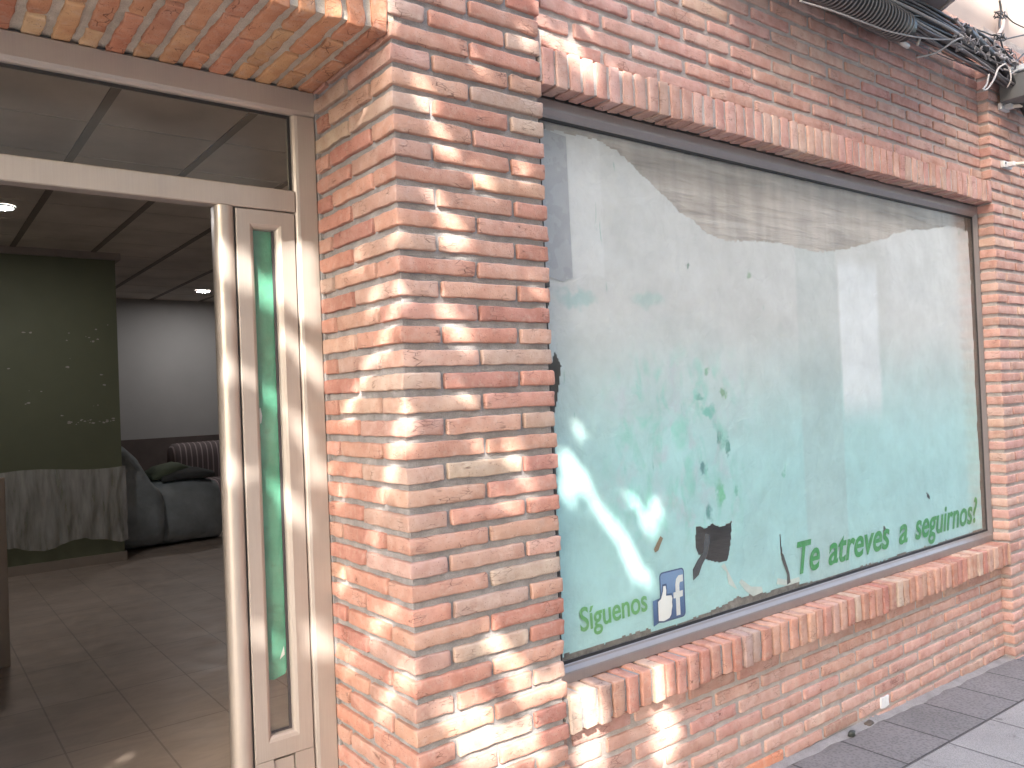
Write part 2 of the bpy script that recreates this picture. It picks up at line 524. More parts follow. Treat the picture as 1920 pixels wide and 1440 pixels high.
mb.box(XL + .05, XR - .05, 0.1020, 0.1035, ZB + .05, ZT - .05)
mb.build('pane', GLASS, win)

# ------------------------------------------------------------------ posters behind the glass
def poly_in(px, pz, poly):
    c = False; n = len(poly)
    for i in range(n):
        x1, z1 = poly[i]; x2, z2 = poly[(i + 1) % n]
        if (z1 > pz) != (z2 > pz) and px < (x2 - x1) * (pz - z1) / (z2 - z1) + x1: c = not c
    return c
def un(px, py, y):
    d = fwd + rt * ((px - 960) / F_PX) - up * ((py - 720) / F_PX)
    t = (y - CAM.y) / d.y
    q = CAM + d * t
    return (q.x, q.z)

def poster_mat():
    t = NT('printed_poster')
    X, Y, Z = t.sep()
    wob = t.noise(2.2, 4)
    zz = t.math('ADD', Z, t.math('MULTIPLY', t.math('SUBTRACT', wob, 0.5), 0.25))
    g = t.maprange(zz, -1.25, -0.55)
    c = t.mix(g, (0.395, 0.64, 0.645), (0.575, 0.575, 0.57))
    # vertical strips, one lighter than the next
    s = t.math('MULTIPLY', t.maprange(X, 1.96, 1.985), t.maprange(X, 2.30, 2.28, 0, 1))
    c = t.mix(t.math('MULTIPLY', s, 0.35), c, (0.40, 0.46, 0.46))
    lite = t.math('MULTIPLY', t.maprange(X, 2.29, 2.315), t.maprange(X, 2.66, 2.61, 0, 1))
    lite = t.math('MULTIPLY', lite, t.math('MULTIPLY', t.maprange(Z, -1.12, -0.93), t.maprange(Z, -.30, -.42)))
    c = t.mix(t.math('MULTIPLY', lite, 0.8), c, (0.74, 0.76, 0.79))
    lite = t.math('MULTIPLY', t.maprange(X, 2.6, 2.8), t.maprange(Z, -.9, -.5))
    c = t.mix(t.math('MULTIPLY', lite, 0.4), c, (0.70, 0.70, 0.71))
    tapes = t.math('MULTIPLY', t.maprange(X, 0.70, 0.715), t.maprange(X, 0.86, 0.845))
    c = t.mix(t.math('MULTIPLY', t.math('MULTIPLY', tapes, t.maprange(Z, -.52, -.50)), 0.35), c, (0.72, 0.72, 0.73))
    # blots of dark green ink
    dv = t.n.new('ShaderNodeVectorMath'); dv.operation = 'ADD'
    ns = t.noise(14, 4, .7, col=True); sc = t.n.new('ShaderNodeVectorMath'); sc.operation = 'MULTIPLY_ADD'
    t.l.new(ns, sc.inputs[0]); sc.inputs[1].default_value = (.10, 0, .10); sc.inputs[2].default_value = (-.05, 0, -.05)
    t.l.new(t.pos, dv.inputs[0]); t.l.new(sc.outputs[0], dv.inputs[1])
    for px, py, r_, cc, sz in ((1323, 692, .016, (.12, .36, .18), 1), (1357, 735, .020, (.16, .34, .16), .8), (1312, 745, .014, (.10, .30, .24), 1), (1328, 768, .030, (.14, .50, .40), 1.6),
                           (1352, 822, .026, (.04, .24, .18), .5), (1362, 838, .020, (.04, .22, .17), .5), (1318, 877, .022, (.02, .13, .15), 1), (1352, 925, .034, (.12, .46, .24), .5), (1330, 960, .030, (.06, .24, .22), .7),
                           (1291, 497, .011, (.14, .22, .18), 1), (1404, 512, .016, (.26, .36, .24), 1), (1380, 925, .018, (.10, .36, .26), .5), (1470, 885, .014, (.20, .46, .38), .5), (1215, 560, .05, (.42, .54, .52), 2.5), (1085, 560, .05, (.36, .50, .50), 3)):
        bx_, bz_ = un(px, py, YP)
        v_ = t.mapping(dv.outputs[0], loc=(-bx_ / sz ** .5, 0, -bz_ * sz ** .5), scale=(1 / sz ** .5, 0, sz ** .5))
        ln = t.n.new('ShaderNodeVectorMath'); ln.operation = 'LENGTH'; t.l.new(v_, ln.inputs[0])
        c = t.mix(t.math('MULTIPLY', t.maprange(ln.outputs['Value'], r_ * 1.25, r_ * .5), .8), c, cc)
    # teal and green ink blooms
    bx = t.math('MULTIPLY', t.maprange(X, 0.7, 1.0), t.maprange(X, 1.75, 1.35))
    bz = t.math('MULTIPLY', t.maprange(Z, -1.55, -1.35), t.maprange(Z, -0.7, -0.9))
    reg = t.math('MULTIPLY', bx, bz)
    nb = t.noise(9, 5, 0.6, 0.6, vec=t.mapping(t.pos, scale=(1.5, 1, .8)))
    c = t.mix(t.math('MULTIPLY', reg, t.ramp(nb, [(0.5, 0), (0.66, 0.75)])), c, (0.25, 0.58, 0.50))
    nb2 = t.noise(8, 5, 0.6, 0.5, vec=t.mapping(t.pos, loc=(5, 2, 1), scale=(1.2, 1, 1)))
    c = t.mix(t.math('MULTIPLY', reg, t.ramp(nb2, [(0.52, 0), (0.7, 0.6)])), c, (0.52, 0.50, 0.58))
    # general mottling, faded and dirty
    c = t.mix(1.0, c, t.ramp(t.noise(5, 6, 0.65), [(0.3, 0.86), (0.7, 1.04)]), 'MULTIPLY')
    c = t.mix(t.ramp(t.noise(30, 5, 0.7), [(0.6, 0.0), (0.8, 0.25)]), c, (0.30, 0.32, 0.29))
    # scratches
    w = t.noise(60, 2, vec=t.mapping(t.pos, scale=(1, 1, .16), rot=(0, .3, 0)))
    w2 = t.noise(7, 3, vec=t.mapping(t.pos, loc=(9, 4, 2)))
    c = t.mix(t.math('MULTIPLY', t.ramp(w, [(0.68, 0), (0.72, .55)]), t.ramp(w2, [(.55, 0), (.65, 1)])), c, (0.16, 0.36, 0.30))
    t.set(Base_Color=c, Roughness=0.55)
    cr = t.voro(5, vec=t.mapping(t.pos, scale=(1, 1, .8)), feature='DISTANCE_TO_EDGE')
    h = t.math('ADD', t.math('MULTIPLY', t.ramp(cr, [(0, 0), (.10, 1)]), 0.07), t.math('MULTIPLY', t.noise(11, 5, .6, .4), 1.6))
    t.set(Normal=t.bump(h, 0.6, 0.009))
    return t.m
YP = 0.108
POSTER = poster_mat()
poster = empty('window_poster', (2.1, YP, -1.72), 'large faded teal and grey poster with green lettering, torn, filling the shop window', 'poster')
bin_hole = [un(*q, YP) for q in [(1304, 990), (1312, 986), (1322, 992), (1334, 982), (1352, 988), (1372, 978), (1370, 1010), (1366, 1042), (1362, 1052), (1350, 1055), (1326, 1050), (1310, 1040), (1305, 1028)]]
slit1 = [un(*q, YP) for q in [(1462, 1000), (1466, 1034), (1476, 1062), (1482, 1092), (1476, 1098), (1477, 1078), (1466, 1050), (1462, 1032)]]
slit2 = [un(*q, YP) for q in [(1736, 922), (1742, 927), (1744, 936), (1739, 934)]]
slit3 = [un(*q, YP) for q in [(1656, 985), (1662, 990), (1661, 1010), (1656, 1005)]]
brown = [un(*q, YP) for q in [(1236, 1008), (1241, 1010), (1233, 1032), (1227, 1036), (1226, 1030)]]
gapL = [un(*q, YP) for q in [(1040, 660), (1052, 686), (1048, 720), (1044, 750), (1038, 780), (1030, 700)]]
holes = [bin_hole, slit1, slit2, slit3, gapL]
def bottom(x):
    b = -1.732 + 0.010 * noise.noise(Vector((x * 6, 0, 0))) + 0.005 * noise.noise(Vector((x * 40, 3, 0)))
    if 1.45 < x < 1.90: b += 0.020 + 0.035 * noise.noise(Vector((x * 11, 7, 0)))
    if 1.25 < x < 1.45: b += (x - 1.25) * 0.1
    if 0.6 < x < 1.0: b += 0.012
    return b
def top(x):
    sm = lambda q: (lambda w: w * w * (3 - 2 * w))(min(1, max(0, q)))
    t_ = -0.05 - 0.27 * sm((x - 0.80) / 0.70) + 0.22 * sm((x - 2.1) / 1.3)
    return t_ + 0.02 * noise.noise(Vector((x * 3, 9, 0))) + 0.010 * noise.noise(Vector((x * 14, 5, 0))) + 0.007 * noise.noise(Vector((x * 55, 1, 0)))
nx, nz = 520, 300
vs = []; use = {}
X0, X1, Z0, Z1 = 0.590, 3.655, -1.75, -0.02
fs = []
def gv(i, k):
    if (i, k) not in use:
        x = X0 + (X1 - X0) * i / nx; z = Z0 + (Z1 - Z0) * k / nz
        use[(i, k)] = len(vs)
        y = YP + 0.0022 * noise.noise(Vector((x * 5, z * 5, 0))) + 0.0015 * noise.noise(Vector((x * 16, z * 14, 4)))
        vs.append((x, y, z))
    return use[(i, k)]
hb = [(min(a[0] for a in h), max(a[0] for a in h), min(a[1] for a in h), max(a[1] for a in h)) for h in holes]
for i in range(nx):
    x = X0 + (X1 - X0) * (i + .5) / nx; bt, tp = bottom(x), top(x)
    for k in range(nz):
        z = Z0 + (Z1 - Z0) * (k + .5) / nz
        if z < bt or z > tp: continue
        if x > X1 - 0.012 - 0.01 * noise.noise(Vector((z * 9, 2, 2))): continue
        if x < X0 + 0.010 + 0.014 * noise.noise(Vector((z * 5, 5, 2))): continue
        if any(b[0] <= x <= b[1] and b[2] <= z <= b[3] and poly_in(x, z, h) for b, h in zip(hb, holes)): continue
        fs.append((gv(i, k), gv(i + 1, k), gv(i + 1, k + 1), gv(i, k + 1)))
me = bpy.data.meshes.new('sheet'); me.from_pydata(vs, [], fs); me.update()
link('sheet', me, POSTER, poster, smooth=True)

t = NT('dusty_backing')
t.set(Base_Color=t.mix(t.ramp(t.noise(25, 5, .7), [(.35, 0), (.7, 1)]), (.20, .175, .155), (.38, .34, .31)), Roughness=.9)
mb = MB(); mb.box(.60, 3.66, .124, .128, -1.76, -1.605)
tag(mb.build('backing_strip', t.m), 'dusty beige board along the bottom of the window, showing below the torn poster', 'board')
# torn dark strips and flaps
DARK = plain('black_plastic_strip', (0.035, 0.038, 0.042), 0.5, var=0.3, scale=30)
def flat_poly(name, pts, y, mat, parent, th=0.0008, label=None):
    mb = MB(); mb.prism(pts, 'y', y - th, y); o = mb.build(name, mat, parent)
    if label: o['label'] = label
    return o
def upx(l, y): return [un(px, py, y) for px, py in l]
flat_poly('torn_strip', upx([(1322, 1000), (1332, 1004), (1326, 1040), (1316, 1060), (1310, 1078), (1300, 1088), (1299, 1068), (1308, 1050), (1318, 1036)], .1055), .1055, DARK, poster, label='black strip hanging out of the hole in the poster')
flat_poly('torn_strip', upx([(1238, 1005), (1243, 1009), (1234, 1032), (1228, 1036), (1226, 1030)], .1055), .1055, plain('brown_tape', (0.22, 0.15, 0.08), 0.6), poster, label='short brown strip')
flat_poly('torn_strip', upx([(1464, 1034), (1469, 1040), (1480, 1075), (1482, 1092), (1476, 1096), (1476, 1078), (1466, 1050)], .1055), .1055, plain('dark_tape', (0.06, 0.055, 0.045), 0.6), poster, label='thin dark strip at a tear')
PAPER = plain('torn_paper', (0.56, 0.62, 0.58), 0.7, var=0.15, scale=20, bump=0.4, bscale=40)
for pts in ([(1352, 1062), (1362, 1072), (1366, 1095), (1382, 1105), (1368, 1078), (1358, 1056)],
            [(1386, 1092), (1398, 1108), (1412, 1118), (1430, 1110), (1428, 1100), (1408, 1100), (1390, 1086)],
            [(1456, 1095), (1476, 1098), (1500, 1090), (1498, 1082), (1478, 1088), (1458, 1084)]):
    flat_poly('paper_flap', upx(pts, .1062), .1062, PAPER, poster)
# grey film along the left edge
FILM = plain('grey_film', (0.40, 0.40, 0.42), 0.3, var=0.15, scale=5, bump=0.2, bscale=20)
flat_poly('edge_film', [(0.585, -0.05), (0.70, -0.06), (0.705, -0.52), (0.66, -0.535), (0.585, -0.52)], .1056, FILM, poster)

# lettering
def text_mesh(body, size, shear, x, z, y, length, mat, name, parent, rot=0.0, label=None, extra=0.0):
    cu = bpy.data.curves.new(name, 'FONT'); cu.body = body; cu.size = size; cu.shear = shear
    cu.extrude = 0.0003; cu.offset = extra; cu.space_character = 1.0
    tmp = bpy.data.objects.new('tmp', cu); col.objects.link(tmp)
    dg = bpy.context.evaluated_depsgraph_get(); dg.update()
    me = bpy.data.meshes.new_from_object(tmp.evaluated_get(dg))
    bpy.data.objects.remove(tmp)
    xs = [v.co.x for v in me.vertices]; w = max(xs) - min(xs); x0 = min(xs); s = length / w
    for v in me.vertices:
        a, b, d = (v.co.x - x0) * s, v.co.y, v.co.z
        v.co = Vector((x + a * math.cos(rot) - b * math.sin(rot), y + d, z + a * math.sin(rot) + b * math.cos(rot)))
    bm = bmesh.new(); bm.from_mesh(me); bmesh.ops.recalc_face_normals(bm, faces=bm.faces); bm.to_mesh(me); bm.free()
    me.materials.clear()
    o = link(name, me, mat, parent)
    if label: o['label'] = label
    return o
def ink(name, c):
    t = NT(name)
    c2 = t.mix(t.ramp(t.noise(45, 5, .7), [(.5, 0), (.8, .25)]), c, (.45, .62, .55))
    t.set(Base_Color=c2, Roughness=.5); return t.m
INK1 = ink('light_green_ink', (0.11, 0.36, 0.11))
INK2 = ink('dark_green_ink', (0.025, 0.24, 0.055))
text_mesh('S\u00edguenos', 0.108, 0, 0.675, -1.662, 0.1048, 0.312, INK1, 'lettering', poster, 0.03, 'light green word Síguenos', 0.0016)
for word, wx, wl in (('Te', 1.885, .165), ('atreves', 2.115, .525), ('a', 2.725, .085), ('seguirnos?', 2.885, .70)):
    text_mesh(word, 0.185, 0.26, wx, -1.680, 0.1035, wl, INK2, 'lettering', poster, 0.0, 'dark green slanted word ' + word, 0.0035)

# blue badge with f and a thumb
def rr(x0, x1, z0, z1, r, n=6):
    o = []
    for cx, cz, a0 in ((x1 - r, z1 - r, 0), (x0 + r, z1 - r, 90), (x0 + r, z0 + r, 180), (x1 - r, z0 + r, 270)):
        for q in range(n + 1):
            w = math.radians(a0 + 90 * q / n); o.append((cx + r * math.cos(w), cz + r * math.sin(w)))
    return o
t = NT('badge_blue'); X, Y, Z = t.sep()
t.set(Base_Color=t.mix(t.maprange(Z, -1.70, -1.55), (0.035, 0.09, 0.22), (0.16, 0.27, 0.46)), Roughness=.4); BLUE = t.m
CREAM = plain('badge_white', (0.68, 0.70, 0.68), .5)
NAVY = plain('badge_navy', (0.03, 0.07, 0.17), .5)
bx0, bx1, bz0, bz1 = 1.052, 1.182, -1.712, -1.537
badge = flat_poly('badge', rr(bx0, bx1, bz0, bz1, .016), .1050, NAVY, poster, .0003, 'blue rounded badge with a white f and a thumb')
flat_poly('badge_face', rr(bx0 + .005, bx1 - .005, bz0 + .005, bz1 - .005, .012), .1046, BLUE, badge, .0003)
fpts = [(.62, .06), (.78, .06), (.78, .42), (.90, .42), (.92, .54), (.78, .54), (.78, .66), (.80, .72), (.94, .72), (.94, .86), (.76, .86), (.66, .80), (.62, .68), (.62, .54), (.53, .54), (.53, .42), (.62, .42)]
flat_poly('letter', [(bx0 + a * .130, bz0 + b * .175) for a, b in fpts], .1042, CREAM, badge, .0003)
th = [(-.10, .06), (.10, .03), (.32, .06), (.40, .12), (.42, .20), (.46, .28), (.45, .36), (.47, .44), (.44, .50), (.22, .52), (.24, .62), (.22, .72), (.13, .72), (.11, .62), (.02, .48), (-.10, .44)]
ths = [(-.13, .03), (.10, 0.0), (.34, .03), (.44, .11), (.46, .2), (.50, .28), (.49, .36), (.51, .45), (.46, .54), (.27, .55), (.28, .64), (.26, .76), (.10, .76), (.07, .62), (0, .51), (-.13, .48)]
flat_poly('thumb_outline', [(bx0 + a * .130, bz0 + b * .175) for a, b in ths], .1039, NAVY, badge, .0003)
flat_poly('thumb', [(bx0 + a * .130, bz0 + b * .175) for a, b in th], .1035, CREAM, badge, .0003)
flat_poly('cuff', [(bx0 + a * .130, bz0 + b * .175) for a, b in [(-.30, -.02), (-.10, .02), (-.10, .50), (-.30, .48)]], .1039, BLUE, badge, .0003)

# added crumpled sheet above the print, its browns painted to imitate reflections
t = NT('brown_reflection')
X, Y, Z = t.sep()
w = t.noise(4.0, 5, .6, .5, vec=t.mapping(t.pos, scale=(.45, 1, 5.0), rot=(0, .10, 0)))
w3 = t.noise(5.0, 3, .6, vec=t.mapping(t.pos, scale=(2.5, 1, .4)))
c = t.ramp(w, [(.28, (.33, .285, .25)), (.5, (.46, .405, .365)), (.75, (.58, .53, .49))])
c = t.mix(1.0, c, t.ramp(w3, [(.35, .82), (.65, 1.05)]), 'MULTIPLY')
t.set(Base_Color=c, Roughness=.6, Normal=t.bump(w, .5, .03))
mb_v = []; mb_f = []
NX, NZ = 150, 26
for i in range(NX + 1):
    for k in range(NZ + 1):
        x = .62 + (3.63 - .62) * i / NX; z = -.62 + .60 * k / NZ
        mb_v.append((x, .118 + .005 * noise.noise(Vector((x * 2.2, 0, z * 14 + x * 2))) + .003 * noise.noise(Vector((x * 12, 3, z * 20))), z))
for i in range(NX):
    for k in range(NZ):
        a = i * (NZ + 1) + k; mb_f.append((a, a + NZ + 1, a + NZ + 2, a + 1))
me = bpy.data.meshes.new('reflection_sheet'); me.from_pydata(mb_v, [], mb_f); me.update()
tag(link('reflection_sheet', me, t.m, None, True), 'added crumpled brown-grey sheet imitating reflections along the top of the shop window, behind the poster', 'sheet')

# ------------------------------------------------------------------ doorway joinery
YD = 0.4808
mb = MB()
# jamb, head: outer frame with a soft step towards the opening
def bar_prof(a, b, yf=YD, depth=.05):      # widths a..b, slightly crowned, returned as (u, y)
    return [(a, yf + depth), (a, yf + .003), (a + .003, yf), (b - .016, yf), (b - .008, yf + .003), (b - .002, yf + .009), (b, yf + .016), (b, yf + depth)]
mb.prism([(-u, y) for u, y in bar_prof(.001, .0745)], 'z', -2.30, -.0142)
mb.prism([(y, -u) for u, y in bar_prof(-.0655, .014)], 'x', -1.85, -.0010)
mb.prism([(1.85 * -1 + u, y) for u, y in bar_prof(.001, .0745)], 'z', -2.30, -.0142)
frame = mb.build('door_frame', CHAMP, building)
mb = MB()
mb.prism([(YD + .05, -.3125), (YD + .004, -.3125), (YD + .001, -.3095), (YD + .001, -.250), (YD + .004, -.2465), (YD + .05, -.2465)], 'x', -1.78, -.0750)
mb.build('transom_bar', CHAMP, frame)
mb = MB(); mb.box(-1.78, -.072, YD + .022, YD + .026, -.2475, -.012)
mb.build('pane', GLASS_D, frame)
mb = MB()
for (x0, x1, z0, z1) in ((-1.77, -.0755, -.0225, -.0142), (-.0825, -.0752, -.245, -.0225)):
    mb.box(x0, x1, YD + .017, YD + .0215, z0, z1)
mb.build('gasket', RUBBER, frame)

# narrow glazed leaf fixed against the right jamb
LX0, LX1 = -.2545, -.0775
GX0, GX1, GZ1, GZ0 = -.2015, -.1355, -.372, -1.858
mb = MB()
yf = YD + .002
def stile(x0, x1, z0, z1, inner):          # vertical member, rolled edge towards the glass
    r = .012
    if inner == 'r': pr = [(x0, yf + .045), (x0, yf + .002), (x0 + .002, yf), (x1 - r, yf), (x1 - r * .4, yf + .004), (x1, yf + .012), (x1, yf + .045)]
    else: pr = [(x1, yf + .045), (x1, yf + .002), (x1 - .002, yf), (x0 + r, yf), (x0 + r * .4, yf + .004), (x0, yf + .012), (x0, yf + .045)]
    return pr
def frame_ring(mb, x0, x1, z0, z1, w, ztop, zbot):
    prof = [(0, yf + .045), (0, yf + .002), (.0015, yf)]
    def pt(i, y, k, extra):     # extra: fraction 0..1 from outer edge to glass edge
        return None
    wl, wr = GX0 - x0, x1 - GX1; wt, wb = z1 - GZ1, GZ0 - z0
    steps = [(0, .045), (0, .002), (.03, 0), (.74, 0), (.88, .004), (.97, .010), (1, .018), (1, .045)]
    vs = []
    for (q, dy) in steps:
        vs += [(x0 + wl * q, yf + dy, z0 + wb * q), (x1 - wr * q, yf + dy, z0 + wb * q), (x1 - wr * q, yf + dy, z1 - wt * q), (x0 + wl * q, yf + dy, z1 - wt * q)]
    fs = []
    for q in range(len(steps) - 1):
        for k in range(4):
            a = q * 4 + k; b = q * 4 + (k + 1) % 4
            fs.append((a, b, b + 4, a + 4))
    mb.add(vs, fs, smooth=False)
frame_ring(mb, LX0, LX1, -1.925, -.3165, 0, 0, 0)
mb.box(LX0, GX0, yf, yf + .045, -2.295, -1.9255)
mb.box(GX1, LX1, yf, yf + .045, -2.295, -1.9255)
leaf = mb.build('side_door', CHAMP, building)
leaf['label'] = 'narrow fixed leaf glazed with a long green strip'
mb = MB(); mb.box(GX0 + .002, GX1 - .002, yf + .006, yf + .040, -2.29, -1.932)
mb.build('panel', CHAMP, leaf, bevel=.002)
mb = MB(); mb.box(GX0 - .004, GX1 + .004, yf + .026, yf + .030, GZ0 - .004, GZ1 + .004)
mb.build('pane', GLASS, leaf)
mb = MB()
mb.box(GX1 - .0075, GX1 - .0005, yf + .020, yf + .0255, GZ0 + .0005, GZ1 - .0005)
mb.box(GX0 + .0005, GX1 - .008, yf + .020, yf + .0255, GZ0 + .0005, GZ0 + .006)
mb.build('gasket', plain('grey_rubber', (.05, .045, .05), .4), leaf)
# half-round closing profile of the opening, left of the leaf
mb = MB()
pr = [(LX0 - .003, YD + .06), (LX0 - .003, YD + .008)]
for q in range(9):
    w = math.pi * (1 - q / 8); 
pr = [(-.311 + .0035, YD + .06)]
for q in range(13):
    a = q / 12; x_ = -.311 + .053 * a
    y_ = YD + .012 - .016 * math.sin(math.pi * min(1, max(0, a))) ** .6
    pr.append((x_, y_))
pr.append((-.258, YD + .06))
mb.prism(pr, 'z', -2.295, -.3135, smooth=True)
mb.build('closing_profile', CHAMP, leaf)
mb = MB(); mb.box(-.2575, -.2548, YD + .010, YD + .05, -2.295, -.3135)
mb.build('seal', RUBBER, leaf)

# green paper behind the narrow glass
t = NT('green_paper')
c = t.mix(t.ramp(t.noise(7, 5, .6, .5), [(.3, 0), (.7, 1)]), (.05, .22, .14), (.10, .38, .26))
c = t.mix(t.ramp(t.noise(30, 4), [(.55, 0), (.75, .5)]), c, (.05, .16, .11))
t.set(Base_Color=c, Roughness=.6, Normal=t.bump(t.noise(18, 5), .5, .01))
mb = MB()
pts = [(GX0 - .003, -1.700), (GX0 + .02, -1.708), (GX1 - .010, -1.698), (GX1 + .003, -1.66), (GX1 + .003, GZ1 + .003), (GX0 - .003, GZ1 + .003)]
mb.prism(pts, 'y', yf + .033, yf + .034)
tag(mb.build('green_sheet', t.m), 'emerald green paper sheet behind the narrow glass of the side door', 'paper sheet')
mb = MB(); mb.prism([(GX1 - .010, -1.64), (GX1 - .012, -1.615), (GX1 - .026, -1.652)], 'y', yf + .0315, yf + .032)
tag(mb.build('paper_scrap', CREAM), 'tiny pointed white paper scrap near the bottom of the green sheet', 'paper scrap')
mb = MB(); mb.prism([(GX0 + .004, -.905), (GX0 + .010, -.90), (GX0 + .014, -.925), (GX0 + .011, -.945), (GX0 + .004, -.95)], 'y', yf + .0315, yf + .032)
tag(mb.build('paper_scrap', CREAM), 'tiny white paper scrap halfway up the green sheet, at its left edge', 'paper scrap')

# ------------------------------------------------------------------ room behind the door
def struct(name, mb, mat, **k):
    return tag(mb.build(name, mat, None, **k), kind='structure')
ZC, ZF = 0.60, -2.30
def tile_floor():
    t = NT('tiled_floor')
    X, Y, Z = t.sep()
    v = t.mapping(t.pos, loc=(.46 * -1 + .66, 0, 0))
    br = t.n.new('ShaderNodeTexBrick'); t.l.new(v, br.inputs['Vector'])
    br.offset = 0.0; br.inputs['Scale'].default_value = 1; br.inputs['Brick Width'].default_value = .33
    br.inputs['Row Height'].default_value = .66; br.inputs['Mortar Size'].default_value = .004
    br.inputs['Color1'].default_value = (.44, .355, .30, 1); br.inputs['Color2'].default_value = (.47, .38, .32, 1)
    br.inputs['Mortar'].default_value = (.30, .24, .20, 1)
    c = t.mix(1.0, br.outputs[0], t.ramp(t.noise(3, 6, .7, .8, vec=t.mapping(t.pos, scale=(1, 2.5, 1))), [(.3, .8), (.7, 1.1)]), 'MULTIPLY')
    t.set(Base_Color=c, Roughness=t.maprange(t.noise(6, 4), .3, .7, .32, .5))
    return t.m
mb = MB(); mb.box(-3.2, 6.5, .40, 9.9, ZF - .1, ZF)
struct('shop_floor', mb, tile_floor())
def ceil_mat():
    t = NT('ceiling_tiles')
    c = t.mix(1.0, (.72, .655, .60), t.ramp(t.noise(1.7, 4), [(.3, .75), (.7, 1.05)]), 'MULTIPLY')
    t.set(Base_Color=c, Roughness=.9, Normal=t.bump(t.noise(150, 3), .3, .002)); return t.m
mb = MB(); mb.box(-3.2, 6.5, .52, 9.9, ZC, ZC + .1)
struct('ceiling', mb, ceil_mat())
GRID = plain('ceiling_grid_light', (.58, .53, .48), .6); GRID_D = plain('ceiling_grid_dark', (.24, .21, .19), .7)
mb = MB()
y = 2.71 - .635 * 3
while y < 9.8:
    mb.box(-3.2, 6.5, y - .006, y + .006, ZC - .004, ZC + .002); y += .635
ob = struct('ceiling_rail', mb, GRID)
mb = MB()
x = -.21 - .64 * 4
while x < 6.4:
    mb.box(x - .022, x + .022, .52, 9.88, ZC - .007, ZC + .001); x += .64
struct('ceiling_runner', mb, GRID_D)
GREEN = plain('green_paint', (.19, .205, .125), .6, var=.2, scale=1.2, bump=.15, bscale=60)
WALLP = plain('white_wall_paint', (.50, .49, .48), .8, var=.15, scale=1.0)
mb = MB(); mb.box(-3.2, .618, 6.44, 6.62, ZF, .535)
struct('green_wall', mb, GREEN)
mb = MB(); mb.box(-3.2, .66, 6.405, 6.66, .536, ZC - .001)
struct('cornice', mb, plain('cornice_paint', (.42, .37, .34), .7))
mb = MB(); mb.box(-3.2, .632, 6.415, 6.439, ZF, ZF + .085)
mb.box(.6185, .640, 6.44, 6.62, ZF, ZF + .085)
struct('skirting', mb, plain('skirting_tile', (.40, .33, .27), .5))
mb = MB(); mb.box(-3.2, 6.5, 9.70, 9.9, ZF, ZC)
struct('back_wall', mb, WALLP)
mb = MB(); mb.box(-3.4, -3.2, .3, 9.9, ZF - .1, ZC + .1); mb.box(6.5, 6.7, .3, 9.9, ZF - .4, ZC + .1)
struct('side_wall', mb, WALLP)
mb = MB()
mb.box(-3.2, -1.86, .50, .56, ZF, ZC); mb.box(-.002, .56, .505, .56, ZF, ZC)
mb.box(-1.86, 0, .505, .56, .075, ZC)
mb.box(.56, 6.5, .16, .22, ZF - .3, -1.80); mb.box(.56, 6.5, .16, .22, .04, ZC); mb.box(3.74, 6.5, .16, .22, -1.80, .04)
mb.box(.515, .56, .10, .56, ZF, ZC)
struct('front_inner_wall', mb, WALLP)
# paint chips on the green wall
mb = MB()
for i in range(46):
    if i < 22: x_, z_ = -.05 - rnd.random() * .55 * rnd.random() + .62, -.98 + rnd.gauss(0, .012)
    else: x_, z_ = .60 - rnd.random() * .9, -.55 + rnd.uniform(-.45, .5)
    s = rnd.uniform(.004, .016)
    pts = [(x_ + s * rnd.uniform(.5, 1.6) * math.cos(w), z_ + s * rnd.uniform(.3, .8) * math.sin(w)) for w in [q * 1.05 for q in range(6)]]
    mb.prism(pts, 'y', 6.438, 6.4395)
struct('paint_chips', mb, plain('chip_plaster', (.55, .52, .46), .8))

# downlights
def emis(name, c, s):
    t = NT(name); t.b.inputs['Emission Color'].default_value = (*c, 1); t.b.inputs['Emission Strength'].default_value = s
    t.b.inputs['Base Color'].default_value = (.8, .8, .8, 1); return t.m
LAMP = emis('lamp_glow', (.99, .96, .95), 34)
RIMM = plain('lamp_rim', (.5, .5, .52), .4)
for i, (x_, y_, lb) in enumerate(((-.43, 4.86, 'round lit downlight at the left edge, in the nearer ceiling'), (2.08, 8.64, 'round lit downlight at the back of the room, above the armchair'))):
    e = empty('downlight', (x_, y_, ZC), lb, 'ceiling light', 'downlights in the shop ceiling')
    mb = MB(); vs = [(x_ + .075 * math.cos(k * math.pi / 16), y_ + .075 * math.sin(k * math.pi / 16), ZC - .013) for k in range(32)]
    mb.add(vs, [tuple(range(32))[::-1]], smooth=False); mb.build('diffuser', LAMP, e)
    mb = MB()
    vs = []
    for r_, z_ in ((.075, ZC - .013), (.078, ZC - .016), (.088, ZC - .012), (.090, ZC - .0005)):
        vs += [(x_ + r_ * math.cos(k * math.pi / 16), y_ + r_ * math.sin(k * math.pi / 16), z_) for k in range(32)]
    fs = [(a * 32 + k, a * 32 + (k + 1) % 32, (a + 1) * 32 + (k + 1) % 32, (a + 1) * 32 + k) for a in range(3) for k in range(32)]
    mb.add(vs, fs); mb.build('rim', RIMM, e)

